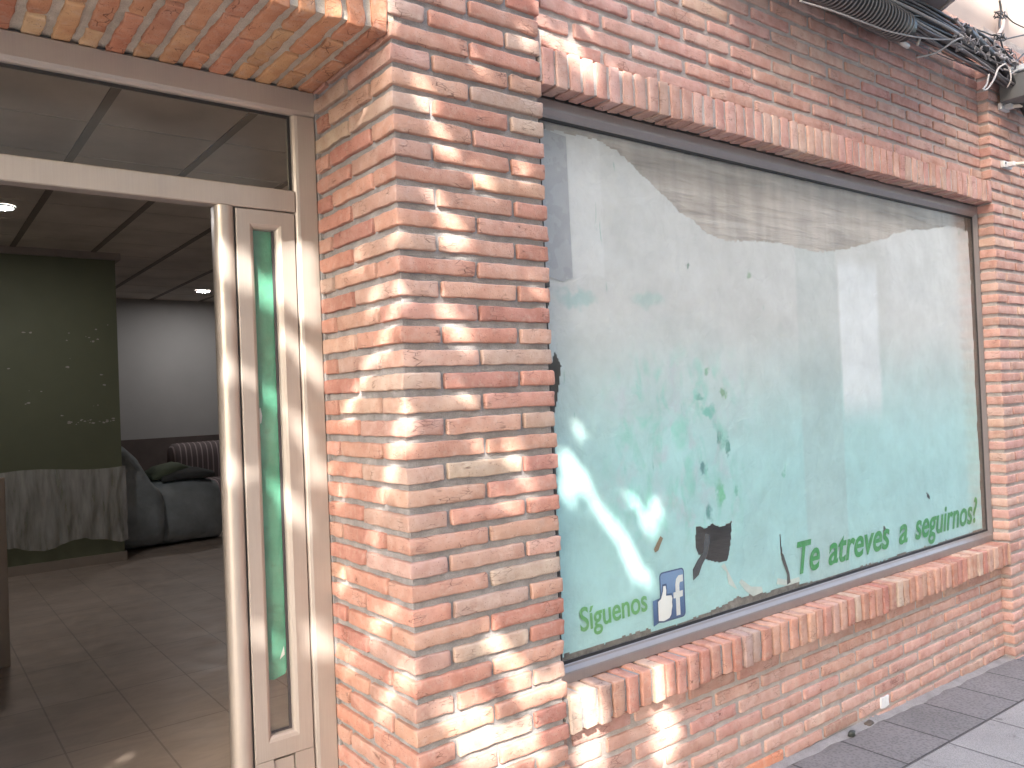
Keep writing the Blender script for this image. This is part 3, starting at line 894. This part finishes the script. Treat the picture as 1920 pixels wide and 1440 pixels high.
# sheer cloth pinned low on the green wall
vs = []; fs = []
NX, NZ = 110, 30
for i in range(NX + 1):
    u = i / NX; x_ = -1.05 + 1.69 * u
    for k in range(NZ + 1):
        v = k / NZ
        hem = -2.07 + .035 * math.sin(u * 17 + 1) + .03 * noise.noise(Vector((u * 14, 0, 3))) - .22 * math.exp(-((u - .34) / .05) ** 2)
        ztop = -1.40 - .02 * math.sin(u * 9)
        z_ = ztop + (hem - ztop) * v
        amp = .006 + .022 * v
        y_ = 6.405 - amp * (1 + math.sin(u * 74 + 2.5 * noise.noise(Vector((u * 5, v * 1.2, 0))) * 3)) - .015 * noise.noise(Vector((u * 9, v * 3, 2)))
        vs.append((x_ + .01 * noise.noise(Vector((u * 20, v * 4, 1))), y_, z_))
for i in range(NX):
    for k in range(NZ):
        a = i * (NZ + 1) + k; fs.append((a, a + NZ + 1, a + NZ + 2, a + 1))
me = bpy.data.meshes.new('sheer_curtain'); me.from_pydata(vs, [], fs); me.update()
t = NT('sheer_cloth'); t.n.remove(t.b)
tr = t.n.new('ShaderNodeBsdfTransparent'); df = t.n.new('ShaderNodeBsdfDiffuse'); df.inputs[0].default_value = (.72, .69, .66, 1)
mx = t.n.new('ShaderNodeMixShader'); t.l.new(t.ramp(t.noise(7, 4, vec=t.mapping(t.pos, scale=(3, 1, .5))), [(.3, .28), (.7, .62)]), mx.inputs[0])
t.l.new(tr.outputs[0], mx.inputs[1]); t.l.new(df.outputs[0], mx.inputs[2]); t.l.new(mx.outputs[0], t.out.inputs[0])
tag(link('sheer_curtain', me, t.m, None, True), 'gathered sheer whitish curtain hanging low on the green wall', 'curtain')

# draped armchair
def cloth(name, c, rough=.9, sc=30):
    t = NT(name)
    t.set(Base_Color=t.mix(1.0, c, t.ramp(t.noise(sc * .2, 4), [(.3, .75), (.7, 1.1)]), 'MULTIPLY'), Roughness=rough,
          Normal=t.bump(t.math('ADD', t.noise(6, 4, .6, .5), t.math('MULTIPLY', t.noise(sc * 8, 2), .12)), .7, .03))
    return t.m
BLUEC = cloth('blue_grey_throw', (.44, .49, .51))
arm = empty('armchair', (1.25, 7.1, ZF), 'armchair under a blue-grey throw beside the end of the green wall', 'armchair')
def loft(name, secs, mat, parent, seg=20, nz=.0):
    """secs: list of (x, y0, y1, z0, z1): rounded rectangular sections across y/z, lofted along x"""
    vs = []; fs = []
    for (x_, y0, y1, z0, z1) in secs:
        for k in range(seg):
            w = 2 * math.pi * k / seg; c_, s_ = math.cos(w), math.sin(w)
            p_ = 3.5
            cy = math.copysign(abs(c_) ** (2 / p_), c_); cz = math.copysign(abs(s_) ** (2 / p_), s_)
            q = Vector((x_, (y0 + y1) / 2 + (y1 - y0) / 2 * cy, (z0 + z1) / 2 + (z1 - z0) / 2 * cz))
            q += Vector((0, noise.noise(q * 5), noise.noise(q * 4 + Vector((5, 5, 5))))) * nz
            vs.append(q)
    n = len(secs)
    for i in range(n - 1):
        for k in range(seg):
            fs.append((i * seg + k, i * seg + (k + 1) % seg, (i + 1) * seg + (k + 1) % seg, (i + 1) * seg + k))
    fs.append(tuple(range(seg))); fs.append(tuple(range((n - 1) * seg, n * seg)))
    mb = MB(); mb.add(vs, fs); return mb.build(name, mat, parent)
zs = lambda a: ZF + a
loft('backrest', [(.56, 6.75, 7.75, zs(.01), zs(1.02)), (.62, 6.70, 7.80, zs(.0), zs(1.08)), (.74, 6.70, 7.80, zs(.0), zs(1.06)), (.86, 6.72, 7.78, zs(.0), zs(.93)), (.98, 6.75, 7.75, zs(.0), zs(.70)), (1.06, 6.75, 7.74, zs(.02), zs(.60))], BLUEC, arm, nz=.02)
loft('seat', [(1.0, 6.82, 7.7, zs(.0), zs(.66)), (1.2, 6.80, 7.7, zs(.0), zs(.68)), (1.4, 6.80, 7.7, zs(.0), zs(.67)), (1.55, 6.82, 7.7, zs(.0), zs(.65)), (1.66, 6.85, 7.66, zs(.0), zs(.61)), (1.70, 6.9, 7.6, zs(.05), zs(.5))], BLUEC, arm, nz=.02)
tag(loft('folded_garment', [(1.10, 6.95, 7.3, zs(.66), zs(.72)), (1.25, 6.9, 7.4, zs(.66), zs(.77)), (1.45, 6.88, 7.4, zs(.66), zs(.78)), (1.62, 6.92, 7.35, zs(.64), zs(.70))], cloth('dark_garment', (.10, .105, .105)), None, nz=.04),
    'dark crumpled garment lying on the seat of the draped armchair', 'garment')
tag(loft('green_cushion', [(1.02, 7.0, 7.5, zs(.67), zs(.74)), (1.12, 6.98, 7.5, zs(.67), zs(.80)), (1.3, 6.98, 7.5, zs(.70), zs(.83)), (1.42, 7.02, 7.45, zs(.70), zs(.78))], cloth('dull_green_cloth', (.15, .18, .12)), None, nz=.02),
    'dull green cushion behind the dark garment on the armchair', 'cushion')

# striped sofa behind
t = NT('striped_cloth'); X, Y, Z = t.sep()
sx = t.math('FRACT', t.math('MULTIPLY', t.math('ADD', X, t.math('MULTIPLY', t.noise(2), .03)), 15.0))
sx2 = t.math('FRACT', t.math('MULTIPLY', X, 37.0))
c = t.mix(t.ramp(sx, [(.0, 0), (.5, 0), (.55, 1), (.72, 1), (.77, 0)]), (.15, .12, .12), (.42, .34, .34))
c = t.mix(t.ramp(sx2, [(.6, 0), (.7, .4), (.9, 0)]), c, (.22, .15, .14))
t.set(Base_Color=c, Roughness=.9)
sofa = empty('striped_sofa', (2.9, 9.0, ZF), 'dark striped sofa against the back wall, behind the armchair', 'sofa')
loft('backrest', [(1.75, 9.0, 9.35, zs(.2), zs(.90)), (1.8, 8.95, 9.4, zs(.2), zs(.95)), (4.2, 8.95, 9.4, zs(.2), zs(.97)), (4.3, 9.0, 9.35, zs(.2), zs(.9))], t.m, sofa, nz=.01)
loft('seat', [(1.75, 8.35, 9.1, zs(.1), zs(.45)), (1.8, 8.3, 9.1, zs(.08), zs(.5)), (4.2, 8.3, 9.1, zs(.08), zs(.5)), (4.3, 8.35, 9.1, zs(.1), zs(.45))], t.m, sofa, nz=.01)
mb = MB(); mb.box(.3, 6.4, 9.62, 9.699, ZF, ZF + 1.02)
mb.box(2.45, 2.58, 9.60, 9.62, ZF, ZF + 1.02)
struct('dark_wainscot', mb, plain('dark_wood', (.17, .135, .125), .6, var=.3, scale=4))
# pale framed panel at the left edge
fp = empty('framed_panel', (-.72, 3.6, ZF), 'pale wooden framed panel standing on the tiled floor at the left edge', 'framed panel')
PALEW = plain('pale_wood', (.46, .37, .29), .5, var=.15, scale=6)
mb = MB(); mb.box(-.66, -.578, 3.50, 3.53, ZF, ZF + 1.06); mb.box(-1.30, -.66, 3.50, 3.53, ZF + .98, ZF + 1.06); mb.box(-1.30, -.66, 3.50, 3.53, ZF, ZF + .08); mb.box(-1.38, -1.30, 3.5, 3.53, ZF, ZF + 1.06)
mb.build('frame', PALEW, fp, bevel=.006)
mb = MB(); mb.box(-1.30, -.66, 3.512, 3.524, ZF + .08, ZF + .98); mb.build('board', plain('pale_board', (.40, .33, .25), .6), fp)

# ------------------------------------------------------------------ pavement, street
def slope(mb, x0, x1, y0, y1, dz, mi=0):
    vs = [(x0, y0, GX(x0) + dz), (x1, y0, GX(x1) + dz), (x1, y1, GX(x1) + dz), (x0, y1, GX(x0) + dz)]
    mb.add(vs, [(0, 1, 2, 3)], mi, smooth=False)
def pave(name, c1, c2, w, h, offx, offy, mort, grain, groove=None, offset=0.0):
    t = NT(name)
    v = t.mapping(t.pos, loc=(offx, offy, 0))
    br = t.n.new('ShaderNodeTexBrick'); t.l.new(v, br.inputs['Vector'])
    br.offset = offset; br.inputs['Scale'].default_value = 1; br.inputs['Brick Width'].default_value = w
    br.inputs['Row Height'].default_value = h; br.inputs['Mortar Size'].default_value = .006
    br.inputs['Mortar Smooth'].default_value = .3
    br.inputs['Color1'].default_value = (*c1, 1); br.inputs['Color2'].default_value = (*c2, 1); br.inputs['Mortar'].default_value = (*mort, 1)
    c = br.outputs[0]
    c = t.mix(1.0, c, t.ramp(t.noise(2.6, 6, .7), [(.3, .80), (.7, 1.08)]), 'MULTIPLY')
    gr = t.voro(grain)
    gm = t.noise(grain * 1.6, 3, .7)
    c = t.mix(t.math('MULTIPLY', t.ramp(gr, [(.25, 1.0), (.55, 0.0)]), .55), c, tuple(q * .45 for q in c1))
    c = t.mix(t.ramp(gm, [(.55, 0), (.7, .5)]), c, tuple(min(.8, q * 1.35) for q in c1))
    st = t.noise(9, 5, .7, .5, vec=t.mapping(t.pos, loc=(3, 8, 1)))
    c = t.mix(t.ramp(st, [(.62, 0), (.72, .5)]), c, (.10, .09, .085))
    gum = t.voro(5.5, vec=t.mapping(t.pos, loc=(.3, .7, 0)))
    c = t.mix(t.ramp(gum, [(.07, .55), (.10, 0.0)]), c, (.09, .085, .08))
    Xp, Yp, Zp = t.sep()
    dirt = t.math('MULTIPLY', t.maprange(t.math('ADD', Yp, t.math('MULTIPLY', t.noise(12, 4), .10)), .03, .12), .55)
    c = t.mix(dirt, c, (.115, .10, .09))
    t.set(Base_Color=c, Roughness=.85)
    hgt = t.math('ADD', t.math('MULTIPLY', gr, .8), t.math('MULTIPLY', br.outputs[1], -2.5))
    t.set(Normal=t.bump(t.math('ADD', hgt, t.math('MULTIPLY', gm, .4)), .8, .004))
    return t.m
PV1 = pave('textured_paving', (.185, .17, .17), (.21, .19, .19), .345, .316, -.275 - .345, .265, (.055, .05, .05), 75)
PV2 = pave('smooth_paving', (.30, .28, .275), (.335, .31, .305), .395, .395, .05, .265, (.10, .09, .09), 190)
mb = MB(); slope(mb, -8, 14, -.265, .2, 0)
struct('pavement_edge_strip', mb, PV1)
mb = MB(); slope(mb, -14, 16, -2.6, -.2655, 0)
struct('pavement', mb, PV2)
ASPH = plain('worn_concrete_road', (.24, .23, .22), .9, var=.3, scale=3, bump=.6, bscale=200)
mb = MB(); slope(mb, -60, 60, -60, -2.6, -.14)
mb.add([(-60, -2.6, GX(-60) - .14), (60, -2.6, GX(60) - .14), (60, 60, GX(60) - .14), (-60, 60, GX(-60) - .14)], [(0, 1, 2, 3)], 0, smooth=False)
struct('road', mb, ASPH)
mb = MB()
vs = [(x_, y_, GX(x_) + dz) for x_ in (-14, 16) for y_, dz in ((-2.72, -.15), (-2.72, 0), (-2.6005, 0), (-2.6005, -.15))]
mb.add(vs, [(0, 1, 2, 3), (4, 7, 6, 5), (0, 4, 5, 1), (1, 5, 6, 2), (2, 6, 7, 3)], 0, smooth=False)
struct('kerb', mb, plain('kerb_stone', (.33, .31, .30), .8, bump=.4))
mb = MB(); slope(mb, -14, 16, -9.8, -8.2, 0); struct('far_pavement', mb, PV2)
# mortar haunch where wall meets paving
mb = MB()
vs = []; N = 120
for i in range(N + 1):
    x_ = .52 + 3.2 * i / N
    w_ = .020 + .010 * noise.noise(Vector((x_ * 8, 0, 0)))
    vs += [(x_, .062, GX(x_) + .010 + .006 * noise.noise(Vector((x_ * 12, 4, 0)))), (x_, .051 - w_ * .6, GX(x_) + .007), (x_, .051 - w_ * 1.8, GX(x_) + .0005)]
mb.add(vs, [(i * 3 + k, i * 3 + 3 + k, i * 3 + 4 + k, i * 3 + 1 + k) for i in range(N) for k in range(2)])
struct('mortar_haunch', mb, mortar_mat('grey_grout', (.25, .235, .235), (.33, .31, .31)))

# litter and the white patch on the plinth
q = un(1660, 1316, .045)
mb = MB()
pts = [(q[0] + a, q[1] + b) for a, b in [(-.033, -.022), (-.005, -.026), (.034, -.020), (.032, .002), (.036, .022), (.004, .020), (-.030, .024), (-.034, .0)]]
mb.prism(pts, 'y', .0455, .053)
tag(mb.build('white_label', plain('white_sticker', (.72, .72, .74), .5, var=.15, scale=60, bump=.4), None, bevel=.001), 'small white label stuck on the brick plinth just above the pavement', 'label')
def lump(name, c0, s, mat, label, cat):
    vs = []; fs = []
    bm = bmesh.new(); bmesh.ops.create_icosphere(bm, subdivisions=2, radius=1)
    for v in bm.verts:
        n = 1 + .5 * noise.noise(v.co * 1.7 + Vector(c0) * 9)
        v.co = Vector((v.co.x * s[0] * n + c0[0], v.co.y * s[1] * n + c0[1], v.co.z * s[2] * n + c0[2]))
    me = bpy.data.meshes.new(name); bm.to_mesh(me); bm.free()
    return tag(link(name, me, mat, None, True), label, cat)
def ung(px, py, dz=0):
    d = fwd + rt * ((px - 960) / F_PX) - up * ((py - 720) / F_PX)
    t = (-2.300 + dz - 0.0365 * CAM.x - CAM.z) / (d.z + 0.0365 * d.x)
    return CAM + d * t
q = ung(1597, 1381); DK = plain('dark_litter', (.04, .045, .04), .6, var=.4, scale=80)
lump('litter_clump', (q.x, q.y, q.z + .012), (.018, .014, .014), DK, 'small dark dropping on the textured paving near the wall', 'litter')
q = ung(1628, 1358); lump('dry_leaf', (q.x, q.y, q.z + .004), (.035, .02, .005), plain('dry_leaf_brown', (.12, .09, .07), .7, var=.4, scale=60), 'flat dry brown leaf lying between the dark dropping and the wall', 'leaf')

# ------------------------------------------------------------------ cables, coil, brackets along the top of the wall
CABLE = plain('grey_cable', (.16, .15, .155), .6, var=.3, scale=12)
CABLE_D = plain('black_cable', (.028, .028, .03), .5, var=.3, scale=12)
CABLE_L = plain('pale_cable', (.42, .39, .37), .6, var=.25, scale=12)
def cable(pts, r, mat, label, group='cables along the top of the wall', seg=6, sub=10):
    P_ = [Vector(p) for p in pts]; out = []
    for i in range(len(P_) - 1):
        p0, p1, p2, p3 = P_[max(i - 1, 0)], P_[i], P_[i + 1], P_[min(i + 2, len(P_) - 1)]
        for k in range(sub):
            t_ = k / sub
            out.append(.5 * ((2 * p1) + (-p0 + p2) * t_ + (2 * p0 - 5 * p1 + 4 * p2 - p3) * t_ ** 2 + (-p0 + 3 * p1 - 3 * p2 + p3) * t_ ** 3))
    out.append(P_[-1])
    mb = MB(); mb.tube(out, r, seg); o = mb.build('cable', mat)
    return tag(o, label, 'cable', group)
r2 = random.Random(3)
for i in range(34):
    a, b = r2.random(), r2.random()
    pts = []
    ph = r2.uniform(0, 6)
    for s_ in range(12):
        x_ = 1.35 + s_ * .36
        spread = 1.0 + (.5 if 2.6 < x_ < 4.0 else 0)
        ytop = -.015 - .075 * a
        z_ = .80 + (b - .5) * .115 * spread + .014 * math.sin(x_ * 3 + ph) + .012 * r2.uniform(-1, 1)
        if x_ > 3.5: z_ -= (x_ - 3.5) * .10
        pts.append((x_, ytop + .008 * r2.uniform(-1, 1), z_))
    m = [CABLE, CABLE, CABLE_D, CABLE_D, CABLE_L][i % 5] if i % 7 else CABLE
    cable(pts, r2.choice([.0035, .0045, .006, .008]), m, 'one of the tangled grey and black cables bundled along the top of the brick wall')
# loose ones that can be told apart
def up3(l): return [(un(px, py, y)[0], y, un(px, py, y)[1]) for px, py, y in l]
cable(up3([(1500, 2, -.13), (1560, 20, -.15), (1620, 42, -.15), (1680, 62, -.14), (1760, 74, -.10), (1830, 70, -.08)]), .0035, CABLE_L, 'thin pale cable drawn straight across the front of the black coil')
cable(up3([(1718, 108, -.03), (1752, 100, -.06), (1776, 86, -.09), (1790, 76, -.10), (1812, 70, -.10), (1850, 78, -.08)]), .0045, CABLE_L, 'pale cable end curving down onto the bricks right of the coil')
cable(up3([(1854, 140, -.10), (1850, 158, -.13), (1843, 168, -.14), (1852, 166, -.14), (1864, 148, -.14), (1872, 128, -.13), (1884, 120, -.12)]), .005, CABLE_L, 'pale wire loop hanging below the bundle, left of the grey box')
cable(up3([(1888, 165, -.12), (1895, 150, -.14), (1893, 130, -.13), (1885, 120, -.12)]), .0035, CABLE_L, 'short thin wire hanging beside the grey box')
cable(up3([(1815, 60, -.10), (1850, 95, -.09), (1880, 125, -.09), (1915, 190, -.08), (1950, 260, -.08)]), .022, CABLE_D, 'thick black conduit sloping down to the right under the pink wall')
cable(up3([(1700, 28, -.10), (1740, 33, -.07), (1800, 46, -.06), (1850, 62, -.06), (1872, 72, -.05)]), .004, CABLE_D, 'black cable drooping across the foot of the pink wall')
cable(up3([(1882, 74, -.05), (1900, 70, -.05), (1935, 62, -.05)]), .004, CABLE_D, 'black cable running right from the conduit joint')
cable(up3([(1886, 28, -.03), (1900, 42, -.05), (1930, 56, -.05)]), .0035, CABLE_D, 'thin black cable slanting right across the pink wall')
cable(up3([(1876, 74, -.06), (1882, 96, -.07), (1890, 115, -.08), (1902, 120, -.08), (1918, 102, -.08), (1935, 92, -.08)]), .0045, CABLE_D, 'black cable looping down from the conduit joint and back up')
cable(up3([(1874, 0, .02), (1877, 22, .02), (1874, 44, .01), (1876, 72, -.02)]), .006, CABLE_D, 'black cable fixed down the upright conduit')
CON = plain('pinkish_conduit', (.52, .42, .38), .6, var=.25, scale=20)
mb = MB(); mb.tube(up3([(1882, -30, .02), (1882, 20, .02), (1880, 50, .01), (1872, 66, -.03), (1862, 72, -.05), (1800, 60, -.06), (1770, 52, -.06)]), .011, 10)
tag(mb.build('conduit_pipe', CON), 'pinkish pipe coming down the pink wall and turning left along the cables', 'pipe')
# knots
for i, (px, py) in enumerate(((1810, 52), (1876, 70), (1890, 98), (1877, 28))):
    pts = []
    for k in range(26):
        w = k * .9
        q = un(px + 9 * math.cos(w) * (1 + .3 * r2.random()), py + 7 * math.sin(w * 1.3), -.07)
        pts.append((q[0], -.07 + .012 * math.sin(w * 2.1), q[1]))
    mb = MB(); mb.tube(pts, .0028, 5)
    tag(mb.build('wire_tangle', CABLE_D), ['tangle of thin wire on the pale conduit under the overhang', 'tangle of thin wire at the bend of the pinkish pipe', 'small dark wire tangle hanging below the pipe bend', 'small wire tangle high on the upright pipe'][i], 'wire')

# dusty rags of old insulation in the bundle
mb = MB()
for i in range(60):
    x_ = r2.uniform(3.05, 3.9); z_ = .80 + r2.gauss(0, .035) - max(0, x_ - 3.5) * .1; y_ = -.10 + r2.uniform(-.02, .02)
    p = []
    for k in range(5): p.append((x_ + k * .02 + r2.uniform(-.015, .015), y_ + r2.uniform(-.015, .01), z_ - .004 * k + r2.uniform(-.02, .02)))
    mb.tube(p, r2.uniform(.002, .006), 5)
tag(mb.build('frayed_insulation', plain('dusty_insulation', (.36, .34, .35), .95, var=.4, scale=30)), 'frayed dusty grey insulation hanging in the cable bundle right of the coil', 'insulation')

# corrugated coil
coil = empty('corrugated_hose', (1.2, -.08, .70), 'black corrugated hose with grey ribs hung under the cables at the top of the wall', 'hose')
mb = MB(); mb.tube([(1.45, -.08, .725), (2.0, -.08, .715), (2.64, -.08, .700)], .056, 20); mb.build('core', CABLE_D, coil)
mb = MB()
RIB = plain('grey_rib', (.20, .19, .195), .5)
x_ = 1.46
while x_ < 2.60:
    zc = .725 - (x_ - 1.45) * .021
    ring_ = [(x_ + .008 * math.sin(w), -.08 + .064 * math.cos(w), zc + .064 * math.sin(w)) for w in [2 * math.pi * k / 24 for k in range(25)]]
    mb.tube(ring_, .0036, 6); x_ += .027
mb.build('ribs', RIB, coil)
q = un(1696, 84, -.06)
mb = MB(); mb.tube([(q[0] - .035, -.06, q[1] + .004), (q[0] + .03, -.06, q[1])], [.011, .012], 10)
tag(mb.build('cable_clip', plain('white_plastic', (.60, .58, .56), .5)), 'small white plastic clip at the right end of the corrugated hose', 'clip')
q = un(1722, 78, -.06)
mb = MB(); mb.tube([(q[0] - .01, -.06, q[1] - .018), (q[0] + .015, -.06, q[1] + .018)], .007, 8)
tag(mb.build('cable_clip', plain('cream_plastic', (.5, .46, .42), .5)), 'small cream peg pushed into the cables right of the white clip', 'clip')

# grey box
q = un(1903, 158, -.10)
jb = empty('junction_box', (q[0] + .1, -.1, q[1]), 'grey junction box with a pale lid at the right edge, above the brackets', 'junction box')
mb = MB(); mb.box(q[0], q[0] + .30, -.16, -.02, q[1] - .075, q[1] + .060)
mb.build('body', plain('dark_grey_plastic', (.11, .115, .12), .5), jb, bevel=.006)
mb = MB(); mb.box(q[0] - .012, q[0] + .31, -.175, -.01, q[1] + .0605, q[1] + .095)
mb.build('lid', plain('pale_plastic', (.45, .49, .53), .4), jb, bevel=.008)
# brackets with rods
for (px, py, lb) in ((1879, 201, 'upper of two small white brackets with a rod on the pilaster'), (1884, 309, 'lower of two small white brackets with a rod on the pilaster')):
    q = un(px, py, -.012)
    e = empty('rod_bracket', (q[0], 0, q[1]), lb, 'bracket', 'clothes line brackets')
    mb = MB(); mb.box(q[0] - .035, q[0] + .075, -.022, -.002, q[1] - .018, q[1] + .018)
    mb.box(q[0] + .005, q[0] + .05, -.055, -.0225, q[1] - .012, q[1] + .012)
    mb.build('plate', plain('white_metal', (.62, .62, .63), .4), e, bevel=.003)
    mb = MB(); mb.tube([(q[0] + .03, -.045, q[1] - .002), (q[0] + .30, -.19, q[1] + .03), (q[0] + .55, -.32, q[1] + .06)], .010, 10)
    mb.build('rod', plain('cream_rod', (.56, .53, .48), .5), e)
    mb = MB(); mb.tube([(q[0] - .018, -.0225, q[1] + .004), (q[0] - .018, -.026, q[1] + .004)], .006, 10)
    mb.build('screw', plain('steel_screw', (.3, .3, .3), .3, 1), e)

# ------------------------------------------------------------------ building across the street (placed out of view to shade the right, seen in the glass)
opp = empty('apartment_block', (0, -12, -2.6), 'pale apartment block with balconies out of view across the street, placed to shade the right', 'building')
mb = MB(); mb.box(-7.15, 30, -22, -9.8, -3.4, 10.9)
mb.build('walls', plain('cream_render', (.58, .52, .45), .9, var=.12, scale=.8), opp)
FR = plain('white_window_frame', (.7, .7, .68), .5); GL = plain('dark_window_glass', (.06, .07, .08), .1)
bal = plain('balcony_render', (.62, .58, .52), .8)
for fl in range(4):
    for cx in range(9):
        x_ = -4.6 + cx * 3.4; z_ = -1.9 + fl * 3.1
        mb = MB()
        for a in ((x_ - .7, x_ + .7, z_ + 1.94, z_ + 2.0), (x_ - .7, x_ + .7, z_, z_ + .06), (x_ - .7, x_ - .64, z_ + .06, z_ + 1.94), (x_ + .64, x_ + .7, z_ + .06, z_ + 1.94), (x_ - .03, x_ + .03, z_ + .06, z_ + 1.94)):
            mb.box(a[0], a[1], -9.80, -9.74, a[2], a[3])
        w_ = mb.build('window', FR, opp)
        mb = MB(); mb.box(x_ - .64, x_ + .64, -9.80, -9.77, z_ + .06, z_ + 1.94); mb.build('pane', GL, w_)
        if fl and cx % 2 == 0:
            mb = MB(); mb.box(x_ - 1.2, x_ + 1.2, -9.8, -9.0, z_ - .2, z_ - .05); mb.box(x_ - 1.2, x_ + 1.2, -9.06, -9.0, z_ - .05, z_ + .85)
            mb.build('balcony', bal, opp)

# ------------------------------------------------------------------ street tree whose leaves break up the sun
tree = empty('street_tree', (-2.9, -3.7, -2.2), 'leafy street tree on the pavement, casting dappled light on the pillar', 'tree')
BARK = plain('bark', (.12, .095, .075), .95, var=.4, scale=20, bump=.8, bscale=60)
CEN = Vector((-2.70, -3.45, 2.55)); RAD = Vector((1.9, 1.7, 2.1))
mb = MB()
base = Vector((-3.3, -3.9, -2.25))
mb.tube([base, base + Vector((.03, .02, 1.2)), base + Vector((.10, .10, 2.2)), base + Vector((.3, .25, 3.2))], [.15, .12, .10, .08], 12)
for i in range(9):
    w = i * 2.4; d = Vector((math.cos(w), math.sin(w), rnd.uniform(.3, 1.0))).normalized()
    s_ = base + Vector((.1, .1, 2.1 + i * .12)); L = rnd.uniform(1.0, 1.6)
    mb.tube([s_, s_ + d * L * .5 + Vector((0, 0, .1)), s_ + d * L + Vector((0, 0, .4))], [.05, .03, .012], 7)
mb.build('trunk', BARK, tree)
# sun-lit spots: (point on the facade, radius); leaves that would shade them are left out
def W3(px, py, ax, val):
    d = fwd + rt * ((px - 960) / F_PX) - up * ((py - 720) / F_PX)
    t_ = (val - CAM[ax]) / d[ax]; return CAM + d * t_
spots = []
for px, py, r_ in ((885, 1352, .06), (905, 1395, .065), (930, 1420, .05), (860, 1340, .03), (968, 1272, .030), (985, 1285, .025), (925, 1190, .022), (940, 1215, .018),
                   (745, 790, .022), (752, 760, .02), (748, 820, .022), (870, 740, .02), (840, 445, .022), (845, 590, .02), (870, 640, .018),
                   (800, 180, .02), (820, 250, .018), (900, 120, .018), (985, 70, .02), (1020, 15, .02), (640, 30, .02), (960, 850, .022), (990, 905, .02), (905, 340, .018),
                   (815, 360, .016), (1045, 1290, .025), (865, 440, .014), (900, 840, .018), (985, 320, .014), (720, 30, .02), (850, 290, .015), (1010, 545, .015), (955, 940, .018), (690, 840, .02), (1000, 1390, .03)):
    spots.append((W3(px, py, 1, 0.0), r_))
for px, py, r_ in ((1095, 1300, .022), (1108, 1340, .028), (1105, 1415, .045), (1230, 1280, .022), (1245, 1340, .04), (1240, 1400, .04), (1260, 1370, .03), (1085, 90, .032), (1100, 130, .030), (1080, 60, .02), (1060, 100, .02), (1150, 120, .012), (1185, 140, .012), (1110, 30, .012)):
    spots.append((W3(px, py, 1, 0.02), r_))
for px, py, r_ in ((1070, 872, .026), (1120, 948, .012), (1142, 975, .012), (1172, 1018, .022), (1203, 1080, .020), (1062, 925, .016), (1102, 905, .010), (1215, 985, .018), (1232, 950, .012), (1185, 1050, .012), (1085, 805, .012), (1180, 930, .010)):
    spots.append((W3(px, py, 1, .10), r_))
for px, py, r_ in ((700, 560, .02), (720, 640, .02), (680, 700, .018), (745, 540, .018), (650, 770, .02), (735, 890, .024), (640, 920, .02), (640, 1090, .024), (700, 1180, .02), (740, 1150, .02), (655, 1240, .02), (720, 1330, .025), (740, 440, .014), (670, 490, .015), (700, 1010, .015), (760, 1270, .03)):
    spots.append((W3(px, py, 0, 0.0), r_))
for px, py, r_ in ((430, 470, .020), (460, 490, .028), (445, 520, .02), (535, 490, .028), (575, 480, .022), (585, 530, .024), (500, 540, .016), (575, 590, .022), (430, 700, .02), (590, 700, .024), (540, 640, .02), (440, 880, .02), (560, 800, .02), (600, 890, .026), (560, 960, .026), (600, 1200, .03), (480, 1180, .016), (500, 720, .018), (505, 900, .014), (420, 600, .016)):
    spots.append((W3(px, py, 1, YD), r_))
SP = np.array([[*s[0], s[1]] for s in spots]); S = np.array(SUN)
rs = np.random.RandomState(11)
NCL = 1300
# clumps through an uneven crown
cl = rs.normal(size=(NCL, 3)); cl /= np.linalg.norm(cl, axis=1)[:, None]
cl *= (rs.rand(NCL, 1) ** .38)
cl = cl * np.array(RAD) + np.array(CEN)
per = 42
pos = np.repeat(cl, per, axis=0) + rs.normal(size=(NCL * per, 3)) * .15
# carve the gaps
keep = np.ones(len(pos), bool)
for s in SP:
    d = pos - s[:3]; t_ = d @ S; perp = np.linalg.norm(d - t_[:, None] * S, axis=1)
    keep &= perp > (s[3] * .84 + .024 + .002 * np.clip(t_, 0, 8))
keep &= pos[:, 1] < -.9
keep &= np.linalg.norm(pos - np.array(CAM), axis=1) > .9
pos = pos[keep]
N = len(pos)
L = rs.uniform(.032, .06, N); wd = L * rs.uniform(.5, .75, N)
a = rs.normal(size=(N, 3)); a /= np.linalg.norm(a, axis=1)[:, None]
b = rs.normal(size=(N, 3)); b -= a * np.sum(a * b, axis=1)[:, None]; b /= np.linalg.norm(b, axis=1)[:, None]
v = np.empty((N, 6, 3))
v[:, 0] = pos - a * L[:, None]; v[:, 1] = pos - a * L[:, None] * .35 + b * wd[:, None]; v[:, 2] = pos + a * L[:, None] * .45 + b * wd[:, None] * .75
v[:, 3] = pos + a * L[:, None] * 1.1; v[:, 4] = pos + a * L[:, None] * .45 - b * wd[:, None] * .75; v[:, 5] = pos - a * L[:, None] * .35 - b * wd[:, None]
idx = np.arange(N * 6).reshape(N, 6)
me = bpy.data.meshes.new('crown'); me.from_pydata(v.reshape(-1, 3).tolist(), [], idx.tolist()); me.update()
t = NT('leaves')
t.set(Base_Color=t.mix(t.noise(3, 3), (.05, .09, .025), (.09, .13, .04)), Roughness=.55)
link('crown', me, t.m, tree)
print('leaves', N, 'spots', len(spots))
